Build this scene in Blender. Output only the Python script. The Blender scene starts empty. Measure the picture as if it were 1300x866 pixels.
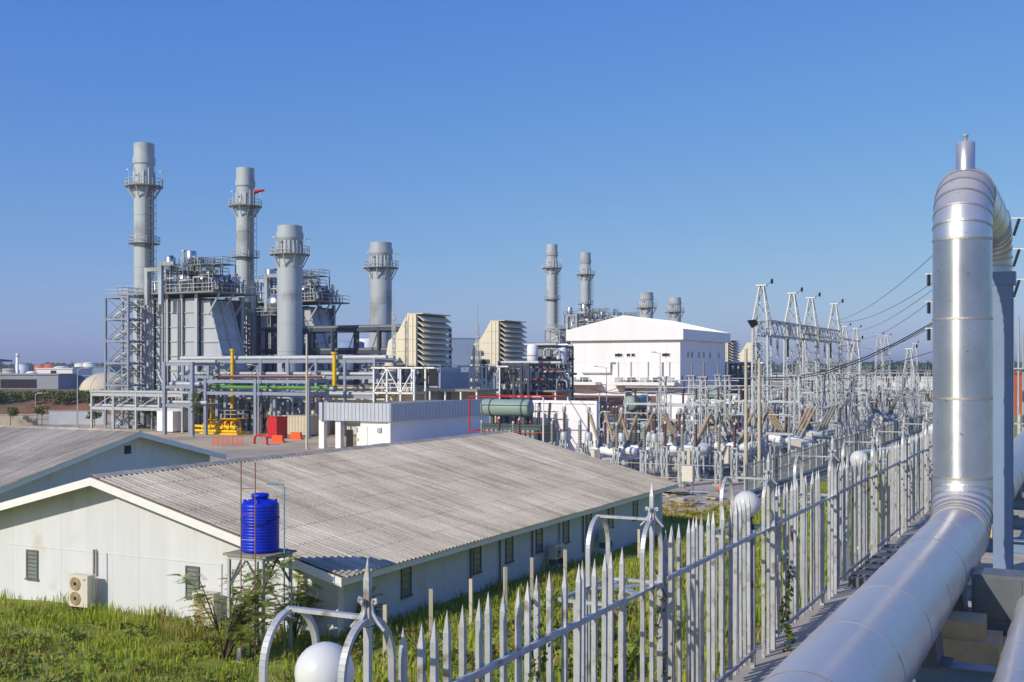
import bpy, math, random
import numpy as np
from mathutils import Vector, Matrix
random.seed(7)
rng = np.random.default_rng(7)
R = math.radians
scene = bpy.context.scene
COL = scene.collection

# ------------------------------------------------------------------ camera
F = 1450.0; CX = 650.0; HY = 468.0; TH = math.atan((1380 - CX) / F); CAMZ = 9.0
CT, ST = math.cos(TH), math.sin(TH)
cam = bpy.data.cameras.new('camera'); cam_o = bpy.data.objects.new('camera', cam); COL.objects.link(cam_o)
cam_o.location = (0, 0, CAMZ); cam_o.rotation_euler = (R(90), 0, TH)
cam.sensor_width = 36; cam.lens = 36 * F / 1300; cam.shift_y = (HY - 433) / 1300
cam.clip_start = 0.1; cam.clip_end = 20000
scene.camera = cam_o
# ------------------------------------------------------------------ sky, sun, exposure
SUN_AZ = R(21); SUN_EL = R(29)
world = bpy.data.worlds.new('World'); scene.world = world; world.use_nodes = True
wn = world.node_tree; bg = wn.nodes['Background']
sky = wn.nodes.new('ShaderNodeTexSky'); sky.sky_type = 'NISHITA'; sky.sun_disc = False
sky.sun_elevation = SUN_EL; sky.sun_rotation = math.pi + SUN_AZ
sky.altitude = 0; sky.air_density = 1.0; sky.dust_density = 0.6; sky.ozone_density = 6.0
# grade the whole sky towards the photograph's blue, one curve per channel
sep = wn.nodes.new('ShaderNodeSeparateColor'); com = wn.nodes.new('ShaderNodeCombineColor'); wn.links.new(sky.outputs[0], sep.inputs[0])
for i, (gain, gam) in enumerate(((1.55, 1.06), (1.19, 0.82), (0.86, 0.24))):
    m0 = wn.nodes.new('ShaderNodeMath'); m0.operation = 'MULTIPLY'; m0.inputs[1].default_value = 0.06; wn.links.new(sep.outputs[i], m0.inputs[0])
    m1 = wn.nodes.new('ShaderNodeMath'); m1.operation = 'POWER'; m1.inputs[1].default_value = gam; wn.links.new(m0.outputs[0], m1.inputs[0])
    m2 = wn.nodes.new('ShaderNodeMath'); m2.operation = 'MULTIPLY'; m2.inputs[1].default_value = gain / 0.1; wn.links.new(m1.outputs[0], m2.inputs[0]); wn.links.new(m2.outputs[0], com.inputs[i])
wn.links.new(com.outputs[0], bg.inputs[0]); bg.inputs[1].default_value = 0.1
sun = bpy.data.lights.new('sun', 'SUN'); sun_o = bpy.data.objects.new('sun', sun); COL.objects.link(sun_o)
sun.energy = 3.55; sun.angle = R(0.53); sun.color = (1.0, 0.915, 0.785)
ld = Vector((math.cos(SUN_EL) * math.sin(SUN_AZ), math.cos(SUN_EL) * math.cos(SUN_AZ), -math.sin(SUN_EL)))
sun_o.rotation_euler = ld.to_track_quat('-Z', 'Y').to_euler(); sun_o.location = (-30, -60, 60)
vs = scene.view_settings; vs.view_transform = 'Standard'; vs.look = 'None'; vs.exposure = 0.1; vs.gamma = 1.0
vs.use_curve_mapping = False

# ------------------------------------------------------------------ photo pixel -> place helpers
def W(xc, zc): return (xc * CT - zc * ST, xc * ST + zc * CT)
def G(px, py, z=0.0):                      # where the ray through a pixel meets height z
    zc = F * (CAMZ - z) / (py - HY); x, y = W((px - CX) / F * zc, zc); return x, y
def C(px, py, zc):                         # point at a known depth
    x, y = W((px - CX) / F * zc, zc); return x, y, CAMZ - (py - HY) / F * zc
def onX(px, X):                            # Y where the pixel column meets the plane X
    r = (px - CX) / F; zc = X / (r * CT - ST); return zc * (CT + r * ST)
def onY(px, Y):
    r = (px - CX) / F; zc = Y / (CT + r * ST); return zc * (r * CT - ST)
def depth(x, y): return -x * ST + y * CT
def zat(py, x, y): return CAMZ - (py - HY) / F * depth(x, y)

# ------------------------------------------------------------------ materials
def s2l(c): return tuple(((v / 255) / 12.92 if v / 255 <= 0.04045 else ((v / 255 + 0.055) / 1.055) ** 2.4) for v in c)
MATS = {}
def mat(name, col, rough=0.6, metal=0.0, var=0.12, scale=3.0, bump=0.0, rnd=0.06, streak=0.0, col2=None, amt2=0.0, scale2=1.0, spec=0.4, emit=0):
    if name in MATS: return MATS[name]
    m = bpy.data.materials.new(name); m.use_nodes = True; nt = m.node_tree; N = nt.nodes; L = nt.links
    b = N['Principled BSDF']; b.inputs['Roughness'].default_value = rough; b.inputs['Metallic'].default_value = metal
    b.inputs['Specular IOR Level'].default_value = spec
    tc = N.new('ShaderNodeTexCoord'); geo = N.new('ShaderNodeNewGeometry')
    base = N.new('ShaderNodeRGB'); base.outputs[0].default_value = (*col, 1); c = base.outputs[0]
    if col2 is not None:
        n2 = N.new('ShaderNodeTexNoise'); n2.inputs['Scale'].default_value = scale2; n2.inputs['Detail'].default_value = 5
        L.new(geo.outputs['Position'], n2.inputs['Vector'])
        rp = N.new('ShaderNodeValToRGB'); rp.color_ramp.elements[0].position = 0.62 - amt2 * 0.35; rp.color_ramp.elements[1].position = 0.75 - amt2 * 0.25
        L.new(n2.outputs['Fac'], rp.inputs[0])
        mx = N.new('ShaderNodeMix'); mx.data_type = 'RGBA'; mx.inputs[7].default_value = (*col2, 1)
        L.new(rp.outputs[0], mx.inputs[0]); L.new(c, mx.inputs[6]); c = mx.outputs[2]
    nz = N.new('ShaderNodeTexNoise'); nz.inputs['Scale'].default_value = scale; nz.inputs['Detail'].default_value = 6; nz.inputs['Roughness'].default_value = 0.65
    if streak > 0:
        mp = N.new('ShaderNodeMapping'); mp.inputs['Scale'].default_value = (1, 1, 1 - streak); L.new(geo.outputs['Position'], mp.inputs[0]); L.new(mp.outputs[0], nz.inputs['Vector'])
    else: L.new(geo.outputs['Position'], nz.inputs['Vector'])
    hs = N.new('ShaderNodeHueSaturation'); L.new(c, hs.inputs['Color'])
    ma = N.new('ShaderNodeMapRange'); ma.inputs[1].default_value = 0.3; ma.inputs[2].default_value = 0.7; ma.inputs[3].default_value = 1 - var; ma.inputs[4].default_value = 1 + var
    L.new(nz.outputs['Fac'], ma.inputs[0])
    oi = N.new('ShaderNodeObjectInfo'); mr = N.new('ShaderNodeMapRange'); mr.inputs[3].default_value = 1 - rnd; mr.inputs[4].default_value = 1 + rnd
    L.new(oi.outputs['Random'], mr.inputs[0])
    mu = N.new('ShaderNodeMath'); mu.operation = 'MULTIPLY'; L.new(ma.outputs[0], mu.inputs[0]); L.new(mr.outputs[0], mu.inputs[1]); L.new(mu.outputs[0], hs.inputs['Value'])
    L.new(hs.outputs[0], b.inputs['Base Color'])
    mr2 = N.new('ShaderNodeMapRange'); mr2.inputs[3].default_value = max(0.03, rough - 0.1); mr2.inputs[4].default_value = min(1, rough + 0.1)
    L.new(nz.outputs['Fac'], mr2.inputs[0]); L.new(mr2.outputs[0], b.inputs['Roughness'])
    if bump > 0:
        bp = N.new('ShaderNodeBump'); bp.inputs['Strength'].default_value = bump; bp.inputs['Distance'].default_value = 0.03
        L.new(nz.outputs['Fac'], bp.inputs['Height']); L.new(bp.outputs[0], b.inputs['Normal'])
    MATS[name] = m; return m
def leafmat(name, c1, c2, rough=0.55, trans=0.25, c3=None):
    m = bpy.data.materials.new(name); m.use_nodes = True; N = m.node_tree.nodes; L = m.node_tree.links
    b = N['Principled BSDF']; b.inputs['Roughness'].default_value = rough; b.inputs['Specular IOR Level'].default_value = 0.25
    geo = N.new('ShaderNodeNewGeometry'); rp = N.new('ShaderNodeMix'); rp.data_type = 'RGBA'
    rp.inputs[6].default_value = (*c1, 1); rp.inputs[7].default_value = (*c2, 1)
    nz = N.new('ShaderNodeTexNoise'); nz.inputs['Scale'].default_value = 0.35; nz.inputs['Detail'].default_value = 4; L.new(geo.outputs['Position'], nz.inputs['Vector'])
    ad = N.new('ShaderNodeMath'); ad.operation = 'ADD'; L.new(geo.outputs['Random Per Island'], ad.inputs[0]); L.new(nz.outputs['Fac'], ad.inputs[1])
    mr = N.new('ShaderNodeMapRange'); mr.inputs[1].default_value = 0.4; mr.inputs[2].default_value = 1.1; L.new(ad.outputs[0], mr.inputs[0])
    L.new(mr.outputs[0], rp.inputs[0]); L.new(rp.outputs[2], b.inputs['Base Color'])
    colr = rp.outputs[2]
    if c3:
        n3 = N.new('ShaderNodeTexNoise'); n3.inputs['Scale'].default_value = 0.22; n3.inputs['Detail'].default_value = 6; n3.inputs['Roughness'].default_value = .7; L.new(geo.outputs['Position'], n3.inputs['Vector'])
        a3 = N.new('ShaderNodeMath'); a3.operation = 'MULTIPLY_ADD'; a3.inputs[1].default_value = .35; L.new(geo.outputs['Random Per Island'], a3.inputs[0]); L.new(n3.outputs['Fac'], a3.inputs[2])
        r3 = N.new('ShaderNodeMapRange'); r3.inputs[1].default_value = .68; r3.inputs[2].default_value = .84; L.new(a3.outputs[0], r3.inputs[0])
        x3 = N.new('ShaderNodeMix'); x3.data_type = 'RGBA'; L.new(r3.outputs[0], x3.inputs[0]); L.new(colr, x3.inputs[6]); x3.inputs[7].default_value = (*c3, 1); colr = x3.outputs[2]; L.new(colr, b.inputs['Base Color'])
    tr = N.new('ShaderNodeBsdfTranslucent'); L.new(colr, tr.inputs[0]); ms = N.new('ShaderNodeMixShader'); ms.inputs[0].default_value = trans
    L.new(b.outputs[0], ms.inputs[1]); L.new(tr.outputs[0], ms.inputs[2]); L.new(ms.outputs[0], N['Material Output'].inputs[0])
    MATS[name] = m; return m

mat('stackgrey', s2l((174, 182, 184)), 0.5, 0, 0.12, 0.9, streak=0.93, rnd=0.03, col2=s2l((146, 150, 148)), amt2=0.25, scale2=0.22)
mat('casing', s2l((178, 184, 188)), 0.55, 0, 0.10, 0.8, streak=0.8, rnd=0.05)
mat('bluesteel', s2l((138, 149, 164)), 0.5, 0, 0.08, 1.0)
mat('darksteel', s2l((66, 72, 82)), 0.55, 0, 0.15, 1.0)
mat('pipeframe', s2l((122, 142, 166)), 0.45, 0, 0.07, 2.0)
mat('galv', s2l((180, 184, 184)), 0.5, 0.2, 0.12, 2.0, rnd=0.10)
mat('galvdark', s2l((110, 116, 118)), 0.5, 0.3, 0.15, 2.0, rnd=0.10)
mat('silver', s2l((205, 208, 210)), 0.30, 0.9, 0.08, 1.5)
mat('deck', s2l((140, 140, 132)), 0.7, 0, 0.15, 1.0)
mat('cream', s2l((226, 216, 190)), 0.55, 0, 0.05, 0.7, streak=0.7)
mat('beige', s2l((208, 198, 172)), 0.7, 0, 0.07, 0.7, streak=0.6)
mat('whitewall', s2l((240, 239, 237)), 0.7, 0, 0.03, 0.5, streak=0.8, rnd=0.015)
mat('housewall', s2l((212, 214, 216)), 0.75, 0, 0.05, 1.6, streak=0.8, rnd=0.025, col2=s2l((204, 200, 190)), amt2=0.12, scale2=0.7)
mat('fascia', s2l((236, 234, 228)), 0.6, 0, 0.05, 2.0, rnd=0.03)
mat('cladgrey', s2l((186, 192, 200)), 0.45, 0.2, 0.05, 0.6, rnd=0.03)
mat('concrete', s2l((178, 170, 152)), 0.85, 0, 0.12, 1.2, bump=0.2, col2=s2l((140, 132, 116)), amt2=0.3, scale2=0.6)
mat('concretepole', s2l((196, 186, 164)), 0.8, 0, 0.10, 2.0)
mat('plinth', s2l((205, 182, 138)), 0.85, 0, 0.14, 4.0, bump=0.2)
mat('yellow', s2l((236, 192, 8)), 0.45, 0, 0.05, 3.0)
mat('red', s2l((196, 26, 34)), 0.45, 0, 0.06, 3.0)
mat('redbrown', s2l((120, 52, 44)), 0.6, 0, 0.15, 3.0)
mat('green', s2l((84, 160, 58)), 0.45, 0, 0.05, 3.0)
mat('orange', s2l((232, 92, 34)), 0.5, 0, 0.08, 3.0)
mat('orangeroof', s2l((206, 96, 52)), 0.7, 0, 0.1, 0.6)
mat('tankgreen', s2l((138, 158, 146)), 0.5, 0, 0.06, 1.0)
mat('tfgreen', s2l((70, 88, 84)), 0.5, 0, 0.10, 1.0)
mat('tan', s2l((164, 146, 116)), 0.35, 0, 0.08, 4.0)
mat('porcelain', s2l((82, 50, 44)), 0.3, 0, 0.1, 4.0, spec=0.6)
mat('porcelaingrey', s2l((130, 128, 124)), 0.35, 0, 0.1, 4.0, spec=0.6)
mat('blackrubber', s2l((26, 27, 30)), 0.5, 0, 0.1, 4.0)
mat('black', s2l((18, 19, 22)), 0.6, 0, 0.1, 4.0)
mat('wire', s2l((70, 76, 84)), 0.5, 0.3, 0.05, 4.0)
mat('cable', s2l((34, 38, 48)), 0.6, 0.0, 0.05, 4.0)
mat('blueplastic', s2l((14, 44, 196)), 0.42, 0, 0.10, 3.0, streak=0.6, col2=s2l((38, 66, 190)), amt2=0.2, scale2=2.0)
mat('acwhite', s2l((214, 206, 188)), 0.5, 0, 0.05, 3.0)
mat('acfan', s2l((150, 124, 72)), 0.5, 0, 0.1, 6.0)
mat('rust', s2l((140, 104, 94)), 0.7, 0.1, 0.2, 8.0)
mat('pvc', s2l((96, 160, 176)), 0.4, 0, 0.05, 4.0)
mat('glassdark', s2l((56, 64, 68)), 0.12, 0, 0.10, 2.0, spec=0.8)
mat('louverglass', s2l((128, 134, 128)), 0.25, 0, 0.12, 2.0, spec=0.6)
mat('fencepaint', s2l((178, 180, 182)), 0.45, 0.25, 0.16, 5.0, rnd=0.10, col2=s2l((128, 112, 98)), amt2=0.14, scale2=6.0)
mat('globe', s2l((214, 216, 212)), 0.22, 0, 0.03, 3.0, spec=0.6)
mat('bark', s2l((92, 80, 66)), 0.85, 0, 0.2, 6.0)
mat('timber', s2l((150, 140, 122)), 0.8, 0, 0.15, 4.0)
mat('soil', s2l((146, 98, 72)), 0.95, 0, 0.25, 0.25, col2=s2l((96, 90, 56)), amt2=0.5, scale2=0.12)
mat('yardmat', s2l((206, 184, 148)), 0.9, 0, 0.10, 0.25, col2=s2l((168, 158, 138)), amt2=0.5, scale2=0.08)
mat('gravel', s2l((180, 172, 154)), 0.95, 0, 0.28, 2.2, bump=0.6, col2=s2l((130, 126, 108)), amt2=0.35, scale2=0.12)
mat('road', s2l((122, 120, 114)), 0.9, 0, 0.08, 0.8)
mat('lawn', s2l((134, 148, 56)), 0.95, 0, 0.22, 0.7, bump=0.3, col2=s2l((150, 146, 78)), amt2=0.35, scale2=0.15)
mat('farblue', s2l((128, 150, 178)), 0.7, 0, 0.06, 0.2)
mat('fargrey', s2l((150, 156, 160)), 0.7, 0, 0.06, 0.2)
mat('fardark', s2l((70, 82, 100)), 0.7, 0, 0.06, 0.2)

# roof sheets: weathered fibre cement
def roofmat(key, scl):
    m = bpy.data.materials.new(key); m.use_nodes = True; N = m.node_tree.nodes; L = m.node_tree.links
    b = N['Principled BSDF']; b.inputs['Roughness'].default_value = 0.88; b.inputs['Specular IOR Level'].default_value = 0.2
    geo = N.new('ShaderNodeNewGeometry'); oi = N.new('ShaderNodeObjectInfo')
    def noise(scale, detail, vec): n = N.new('ShaderNodeTexNoise'); n.inputs['Scale'].default_value = scale; n.inputs['Detail'].default_value = detail; L.new(vec, n.inputs['Vector']); return n.outputs['Fac']
    def mapped(sc): mp = N.new('ShaderNodeMapping'); mp.inputs['Scale'].default_value = sc; L.new(geo.outputs['Position'], mp.inputs[0]); return mp.outputs[0]
    n1 = noise(0.25, 4, geo.outputs['Position']); n2 = noise(14, 3, geo.outputs['Position']); n3 = noise(1.0, 5, mapped(scl)); n4 = noise(0.5, 3, mapped(tuple(v*.5 for v in scl)))
    def m2(op, a, bb):
        q = N.new('ShaderNodeMath'); q.operation = op
        for i, v in enumerate((a, bb)):
            if isinstance(v, float): q.inputs[i].default_value = v
            else: L.new(v, q.inputs[i])
        return q.outputs[0]
    s = m2('ADD', m2('MULTIPLY', n1, 0.5), m2('MULTIPLY', n2, 0.3)); s = m2('ADD', s, m2('MULTIPLY', n3, 0.45)); s = m2('ADD', s, m2('MULTIPLY', n4, 0.25)); s = m2('ADD', s, m2('MULTIPLY', oi.outputs['Random'], 0.05))
    rp = N.new('ShaderNodeValToRGB'); e = rp.color_ramp.elements
    e[0].position = 0.2; e[0].color = (*s2l((154, 144, 124)), 1); e[1].position = 0.8; e[1].color = (*s2l((226, 215, 192)), 1)
    mr = N.new('ShaderNodeMapRange'); mr.inputs[1].default_value = 0.5; mr.inputs[2].default_value = 1.15; L.new(s, mr.inputs[0]); L.new(mr.outputs[0], rp.inputs[0])
    L.new(rp.outputs[0], b.inputs['Base Color'])
    bp = N.new('ShaderNodeBump'); bp.inputs['Strength'].default_value = 0.25; bp.inputs['Distance'].default_value = 0.02
    L.new(n2, bp.inputs['Height']); L.new(bp.outputs[0], b.inputs['Normal'])
    MATS[key] = m
roofmat('roofsheet', (0.35, 7.0, 0.3)); roofmat('roofsheet_turned', (7.0, 0.35, 0.3))
# brushed aluminium cladding of the large pipes
def alumat(key='alu', upright=False):
    m = bpy.data.materials.new('aluminium_cladding'); m.use_nodes = True; N = m.node_tree.nodes; L = m.node_tree.links
    b = N['Principled BSDF']; nrm = N.new('ShaderNodeSeparateXYZ'); L_ = m.node_tree.links; g0 = N.new('ShaderNodeNewGeometry'); L_.new(g0.outputs['Normal'], nrm.inputs[0]); dm = N.new('ShaderNodeMapRange'); dm.inputs[1].default_value = 0.05; dm.inputs[2].default_value = 0.7; dm.inputs[3].default_value = 0.85; dm.inputs[4].default_value = 0.32; L_.new(nrm.outputs[2], dm.inputs[0]); L_.new(dm.outputs[0], b.inputs['Metallic'])   # dust dulls what faces up
    geo = N.new('ShaderNodeNewGeometry'); oi = N.new('ShaderNodeObjectInfo')
    n1 = N.new('ShaderNodeTexNoise'); n1.inputs['Scale'].default_value = 1.1; n1.inputs['Detail'].default_value = 7; n1.inputs['Roughness'].default_value = 0.65
    n2 = N.new('ShaderNodeTexNoise'); n2.inputs['Scale'].default_value = 11; n2.inputs['Detail'].default_value = 6; n2.inputs['Distortion'].default_value = 0.6
    L.new(geo.outputs['Position'], n1.inputs['Vector']); L.new(geo.outputs['Position'], n2.inputs['Vector'])
    rp = N.new('ShaderNodeValToRGB'); e = rp.color_ramp.elements
    e[0].position = 0.30; e[0].color = (0.50, 0.51, 0.53, 1); e[1].position = 0.62; e[1].color = (0.66, 0.67, 0.69, 1)
    L.new(n1.outputs['Fac'], rp.inputs[0])
    sc = N.new('ShaderNodeValToRGB'); sc.color_ramp.elements[0].position = 0.66; sc.color_ramp.elements[1].position = 0.74; L.new(n2.outputs['Fac'], sc.inputs[0])
    mx = N.new('ShaderNodeMix'); mx.data_type = 'RGBA'; L.new(sc.outputs[0], mx.inputs[0]); L.new(rp.outputs[0], mx.inputs[6]); mx.inputs[7].default_value = (0.33, 0.33, 0.34, 1)
    hs = N.new('ShaderNodeHueSaturation'); L.new(mx.outputs[2], hs.inputs['Color'])
    mr = N.new('ShaderNodeMapRange'); mr.inputs[3].default_value = 0.93; mr.inputs[4].default_value = 1.07; L.new(oi.outputs['Random'], mr.inputs[0]); L.new(mr.outputs[0], hs.inputs['Value'])
    du = N.new('ShaderNodeMapRange'); du.inputs[1].default_value = 0.0; du.inputs[2].default_value = 0.8; du.inputs[4].default_value = 0.6; L.new(nrm.outputs[2], du.inputs[0])
    dx = N.new('ShaderNodeMix'); dx.data_type = 'RGBA'; L.new(du.outputs[0], dx.inputs[0]); L.new(hs.outputs[0], dx.inputs[6]); dx.inputs[7].default_value = (0.46, 0.42, 0.36, 1)
    L.new(dx.outputs[2], b.inputs['Base Color'])
    rr = N.new('ShaderNodeMapRange'); rr.inputs[3].default_value = 0.24; rr.inputs[4].default_value = 0.42; L.new(n1.outputs['Fac'], rr.inputs[0]); L.new(rr.outputs[0], b.inputs['Roughness'])
    bp = N.new('ShaderNodeBump'); bp.inputs['Strength'].default_value = 0.10; bp.inputs['Distance'].default_value = 0.02
    L.new(n1.outputs['Fac'], bp.inputs['Height']); L.new(bp.outputs[0], b.inputs['Normal'])
    if upright:                                              # rolled sheet: highlights stretch along the upright
        tn = N.new('ShaderNodeTangent'); tn.direction_type = 'RADIAL'; tn.axis = 'Z'; L.new(tn.outputs[0], b.inputs['Tangent']); b.inputs['Anisotropic'].default_value = 0.8; b.inputs['Anisotropic Rotation'].default_value = 0.25
        rr.inputs[3].default_value = 0.30; rr.inputs[4].default_value = 0.38; bp.inputs['Strength'].default_value = 0.05
    MATS[key] = m
alumat(); alumat('alu_upright', True)
mat('aluseam', (0.36, 0.35, 0.34), 0.5, 0.6, 0.2, 3.0)
mat('aluband', (0.52, 0.48, 0.43), 0.5, 0.85, 0.1, 3.0)
leafmat('grassblade', s2l((96, 130, 28)), s2l((180, 190, 62)), trans=.35, c3=s2l((172, 150, 92)))
leafmat('fernleaf', s2l((120, 142, 60)), s2l((186, 192, 110)), trans=.35)
leafmat('weedleaf', s2l((92, 122, 44)), s2l((150, 160, 66)), c3=s2l((140, 112, 70)))
leafmat('bushleaf', s2l((62, 84, 36)), s2l((110, 122, 60)))
leafmat('farleaf', s2l((58, 80, 60)), s2l((84, 104, 74)))
leafmat('flowerleaf', s2l((110, 126, 34)), s2l((168, 150, 48)))

# ------------------------------------------------------------------ mesh helpers
class MB:
    def __init__(s): s.v = []; s.f = []; s.sm = []
    def add(s, vs, fs, smooth=False):
        o = len(s.v); s.v += [tuple(v) for v in vs]
        for f in fs: s.f.append(tuple(i + o for i in f)); s.sm.append(smooth)
        return s
    def box(s, x0, x1, y0, y1, z0, z1):
        return s.add([(x0,y0,z0),(x1,y0,z0),(x1,y1,z0),(x0,y1,z0),(x0,y0,z1),(x1,y0,z1),(x1,y1,z1),(x0,y1,z1)],
              [(0,3,2,1),(4,5,6,7),(0,1,5,4),(1,2,6,5),(2,3,7,6),(3,0,4,7)])
    def cbox(s, cx, cy, cz, sx, sy, sz): return s.box(cx-sx/2,cx+sx/2,cy-sy/2,cy+sy/2,cz-sz/2,cz+sz/2)
    def bar(s, p, q, w=0.1, h=None):
        h = h or w; p = Vector(p); q = Vector(q); d = q - p
        if d.length < 1e-6: return s
        d.normalize(); up = Vector((0,0,1)) if abs(d.z) < 0.95 else Vector((0,1,0))
        a = d.cross(up).normalized() * (w/2); b = a.cross(d).normalized() * (h/2)
        vs = [e + i*a + j*b for e in (p, q) for i, j in ((-1,-1),(1,-1),(1,1),(-1,1))]
        return s.add(vs, [(0,1,2,3),(7,6,5,4),(0,4,5,1),(1,5,6,2),(2,6,7,3),(3,7,4,0)])
    def tube(s, p, q, r, n=10, r2=None, caps=True):
        r2 = r if r2 is None else r2; p = Vector(p); q = Vector(q); d = (q-p).normalized()
        up = Vector((0,0,1)) if abs(d.z) < 0.95 else Vector((1,0,0))
        a = d.cross(up).normalized(); b = d.cross(a)
        vs = []
        for e, rr in ((p, r), (q, r2)):
            for i in range(n): t = 2*math.pi*i/n; vs.append(e + a*math.cos(t)*rr + b*math.sin(t)*rr)
        s.add(vs, [(i, (i+1)%n, n+(i+1)%n, n+i) for i in range(n)], True)
        if caps: s.add(vs, [tuple(range(n-1,-1,-1)), tuple(range(n, 2*n))])
        return s
    def lathe(s, cx, cy, prof, n=20, axis=None, o=None):      # prof: (r, z)
        vs = []
        if axis is not None:
            d = Vector(axis).normalized(); up = Vector((0,0,1)) if abs(d.z) < 0.95 else Vector((1,0,0)); a = d.cross(up).normalized(); b = d.cross(a); o = Vector(o)
        for r, z in prof:
            for i in range(n):
                t = 2*math.pi*i/n
                if axis is None: vs.append((cx + r*math.cos(t), cy + r*math.sin(t), z))
                else: vs.append(o + d*z + a*r*math.cos(t) + b*r*math.sin(t))
        fs = []
        for k in range(len(prof)-1):
            for i in range(n): fs.append((k*n+i, k*n+(i+1)%n, (k+1)*n+(i+1)%n, (k+1)*n+i))
        sharp = len(prof) > 0
        s.add(vs, fs, True); m = len(prof)-1
        s.add([vs[i] for i in range(n)], [tuple(range(n-1,-1,-1))]) if prof[0][0] > 0.001 else None
        s.add([vs[m*n+i] for i in range(n)], [tuple(range(n))]) if prof[m][0] > 0.001 else None
        return s
    def steps(s, cx, cy, segs, n=20):                        # hard-edged stacked drums: (r0, z0, r1, z1)
        for r0, z0, r1, z1 in segs: s.lathe(cx, cy, [(r0, z0), (r1, z1)], n)
        return s
    def sweep(s, pts, r, n=10, caps=True, radii=None):
        pts = [Vector(p) for p in pts]; m = len(pts); vs = []; pa = None
        for k, p in enumerate(pts):
            d = (pts[min(k+1, m-1)] - pts[max(k-1, 0)]).normalized()
            if pa is None:
                up = Vector((0,0,1)) if abs(d.z) < 0.95 else Vector((1,0,0)); a = d.cross(up).normalized()
            else: a = (pa - d*pa.dot(d)).normalized()
            pa = a; b = d.cross(a); rr = radii[k] if radii else r
            for i in range(n): t = 2*math.pi*i/n; vs.append(p + a*math.cos(t)*rr + b*math.sin(t)*rr)
        s.add(vs, [(k*n+i, k*n+(i+1)%n, (k+1)*n+(i+1)%n, (k+1)*n+i) for k in range(m-1) for i in range(n)], True)
        if caps: s.add(vs[:n], [tuple(range(n-1,-1,-1))]); s.add(vs[-n:], [tuple(range(n))])
        return s
    def prism(s, poly, a0, a1, axis='y'):                    # polygon in (x,z) pushed along y, or (y,z) along x, (x,y) along z
        n = len(poly); f = {'y': lambda u, w, a: (u, a, w), 'x': lambda u, w, a: (a, u, w), 'z': lambda u, w, a: (u, w, a)}[axis]
        vs = [f(u, w, a0) for u, w in poly] + [f(u, w, a1) for u, w in poly]
        return s.add(vs, [tuple(range(n)), tuple(range(2*n-1, n-1, -1))] + [(i, n+i, n+(i+1)%n, (i+1)%n) for i in range(n)])
    def mesh(s, name, m):
        me = bpy.data.meshes.new(name); me.from_pydata(s.v, [], s.f); me.materials.append(MATS[m])
        me.polygons.foreach_set('use_smooth', s.sm); me.update(); return me
    def build(s, name, m, parent=None, loc=(0,0,0), rz=0.0, stuff=False):
        return obj(name, s.mesh(name, m), parent, loc, rz, stuff)
def obj(name, me, parent=None, loc=(0,0,0), rz=0.0, stuff=False):
    o = bpy.data.objects.new(name, me); COL.objects.link(o); o.location = loc; o.rotation_euler = (0,0,rz)
    if parent is not None: o.parent = parent
    if stuff: o['kind'] = 'stuff'
    return o
def tag(o, label, cat, group=None):
    o['label'] = label; o['category'] = cat; o['kind'] = 'thing'
    if group: o['group'] = group
    return o
def thing(name, label, cat, loc=(0,0,0), rz=0.0, group=None):
    o = bpy.data.objects.new(name, None); COL.objects.link(o); o.location = loc; o.rotation_euler = (0,0,rz); o.empty_display_size = 0.2
    return tag(o, label, cat, group)
def struct(o): o['kind'] = 'structure'; return o
KIDS = {}
def kids_of(root):
    if root.name not in KIDS: KIDS[root.name] = [(c, list(c.children)) for c in root.children]
    return KIDS[root.name]
def dup(root, loc, rz=None, label=None, group=None, scale=None):
    r = root.copy(); COL.objects.link(r); r.location = loc
    if rz is not None: r.rotation_euler = (0,0,rz)
    if scale: r.scale = scale
    if label: r['label'] = label
    if group: r['group'] = group
    for c, gs in kids_of(root):
        k = c.copy(); COL.objects.link(k); k.parent = r
        for g in gs: q = g.copy(); COL.objects.link(q); q.parent = k
    return r
ORD = ['first','second','third','fourth','fifth','sixth','seventh','eighth','ninth','tenth','eleventh','twelfth','thirteenth','fourteenth','fifteenth','sixteenth','seventeenth','eighteenth','nineteenth','twentieth','twenty-first','twenty-second','twenty-third','twenty-fourth','twenty-fifth','twenty-sixth','twenty-seventh','twenty-eighth','twenty-ninth','thirtieth','thirty-first','thirty-second','thirty-third','thirty-fourth','thirty-fifth','thirty-sixth']
def arc(c, r, a0, a1, n, ax, ay):
    c = Vector(c); ax = Vector(ax); ay = Vector(ay)
    return [c + ax*r*math.cos(a0+(a1-a0)*i/n) + ay*r*math.sin(a0+(a1-a0)*i/n) for i in range(n+1)]
def sag(p, q, drop, n=14):
    p = Vector(p); q = Vector(q); return [p.lerp(q, i/n) - Vector((0,0,drop*4*(i/n)*(1-i/n))) for i in range(n+1)]
def leafcloud(name, m, centers, radii, n, size, parent=None, aspect=1.6, seed=1):
    r = np.random.default_rng(seed); k = len(centers); cen = np.array(centers, float); rad = np.array(radii, float)
    w = rad.prod(axis=1) ** 0.67; idx = r.choice(k, n, p=w/w.sum())
    d = r.normal(size=(n,3)); d /= np.linalg.norm(d, axis=1)[:,None]; d *= (r.random(n) ** 0.45)[:,None]
    p = cen[idx] + d*rad[idx]
    a = r.normal(size=(n,3)); a /= np.linalg.norm(a, axis=1)[:,None]; b = np.cross(a, r.normal(size=(n,3))); b /= np.linalg.norm(b, axis=1)[:,None]
    sz = size*(0.6+0.8*r.random(n))[:,None]
    quads = np.stack([p-a*sz*aspect*.5, p+b*sz*.4, p+a*sz*aspect*.5, p-b*sz*.4], 1)
    return npquads(name, m, quads, parent)
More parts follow.
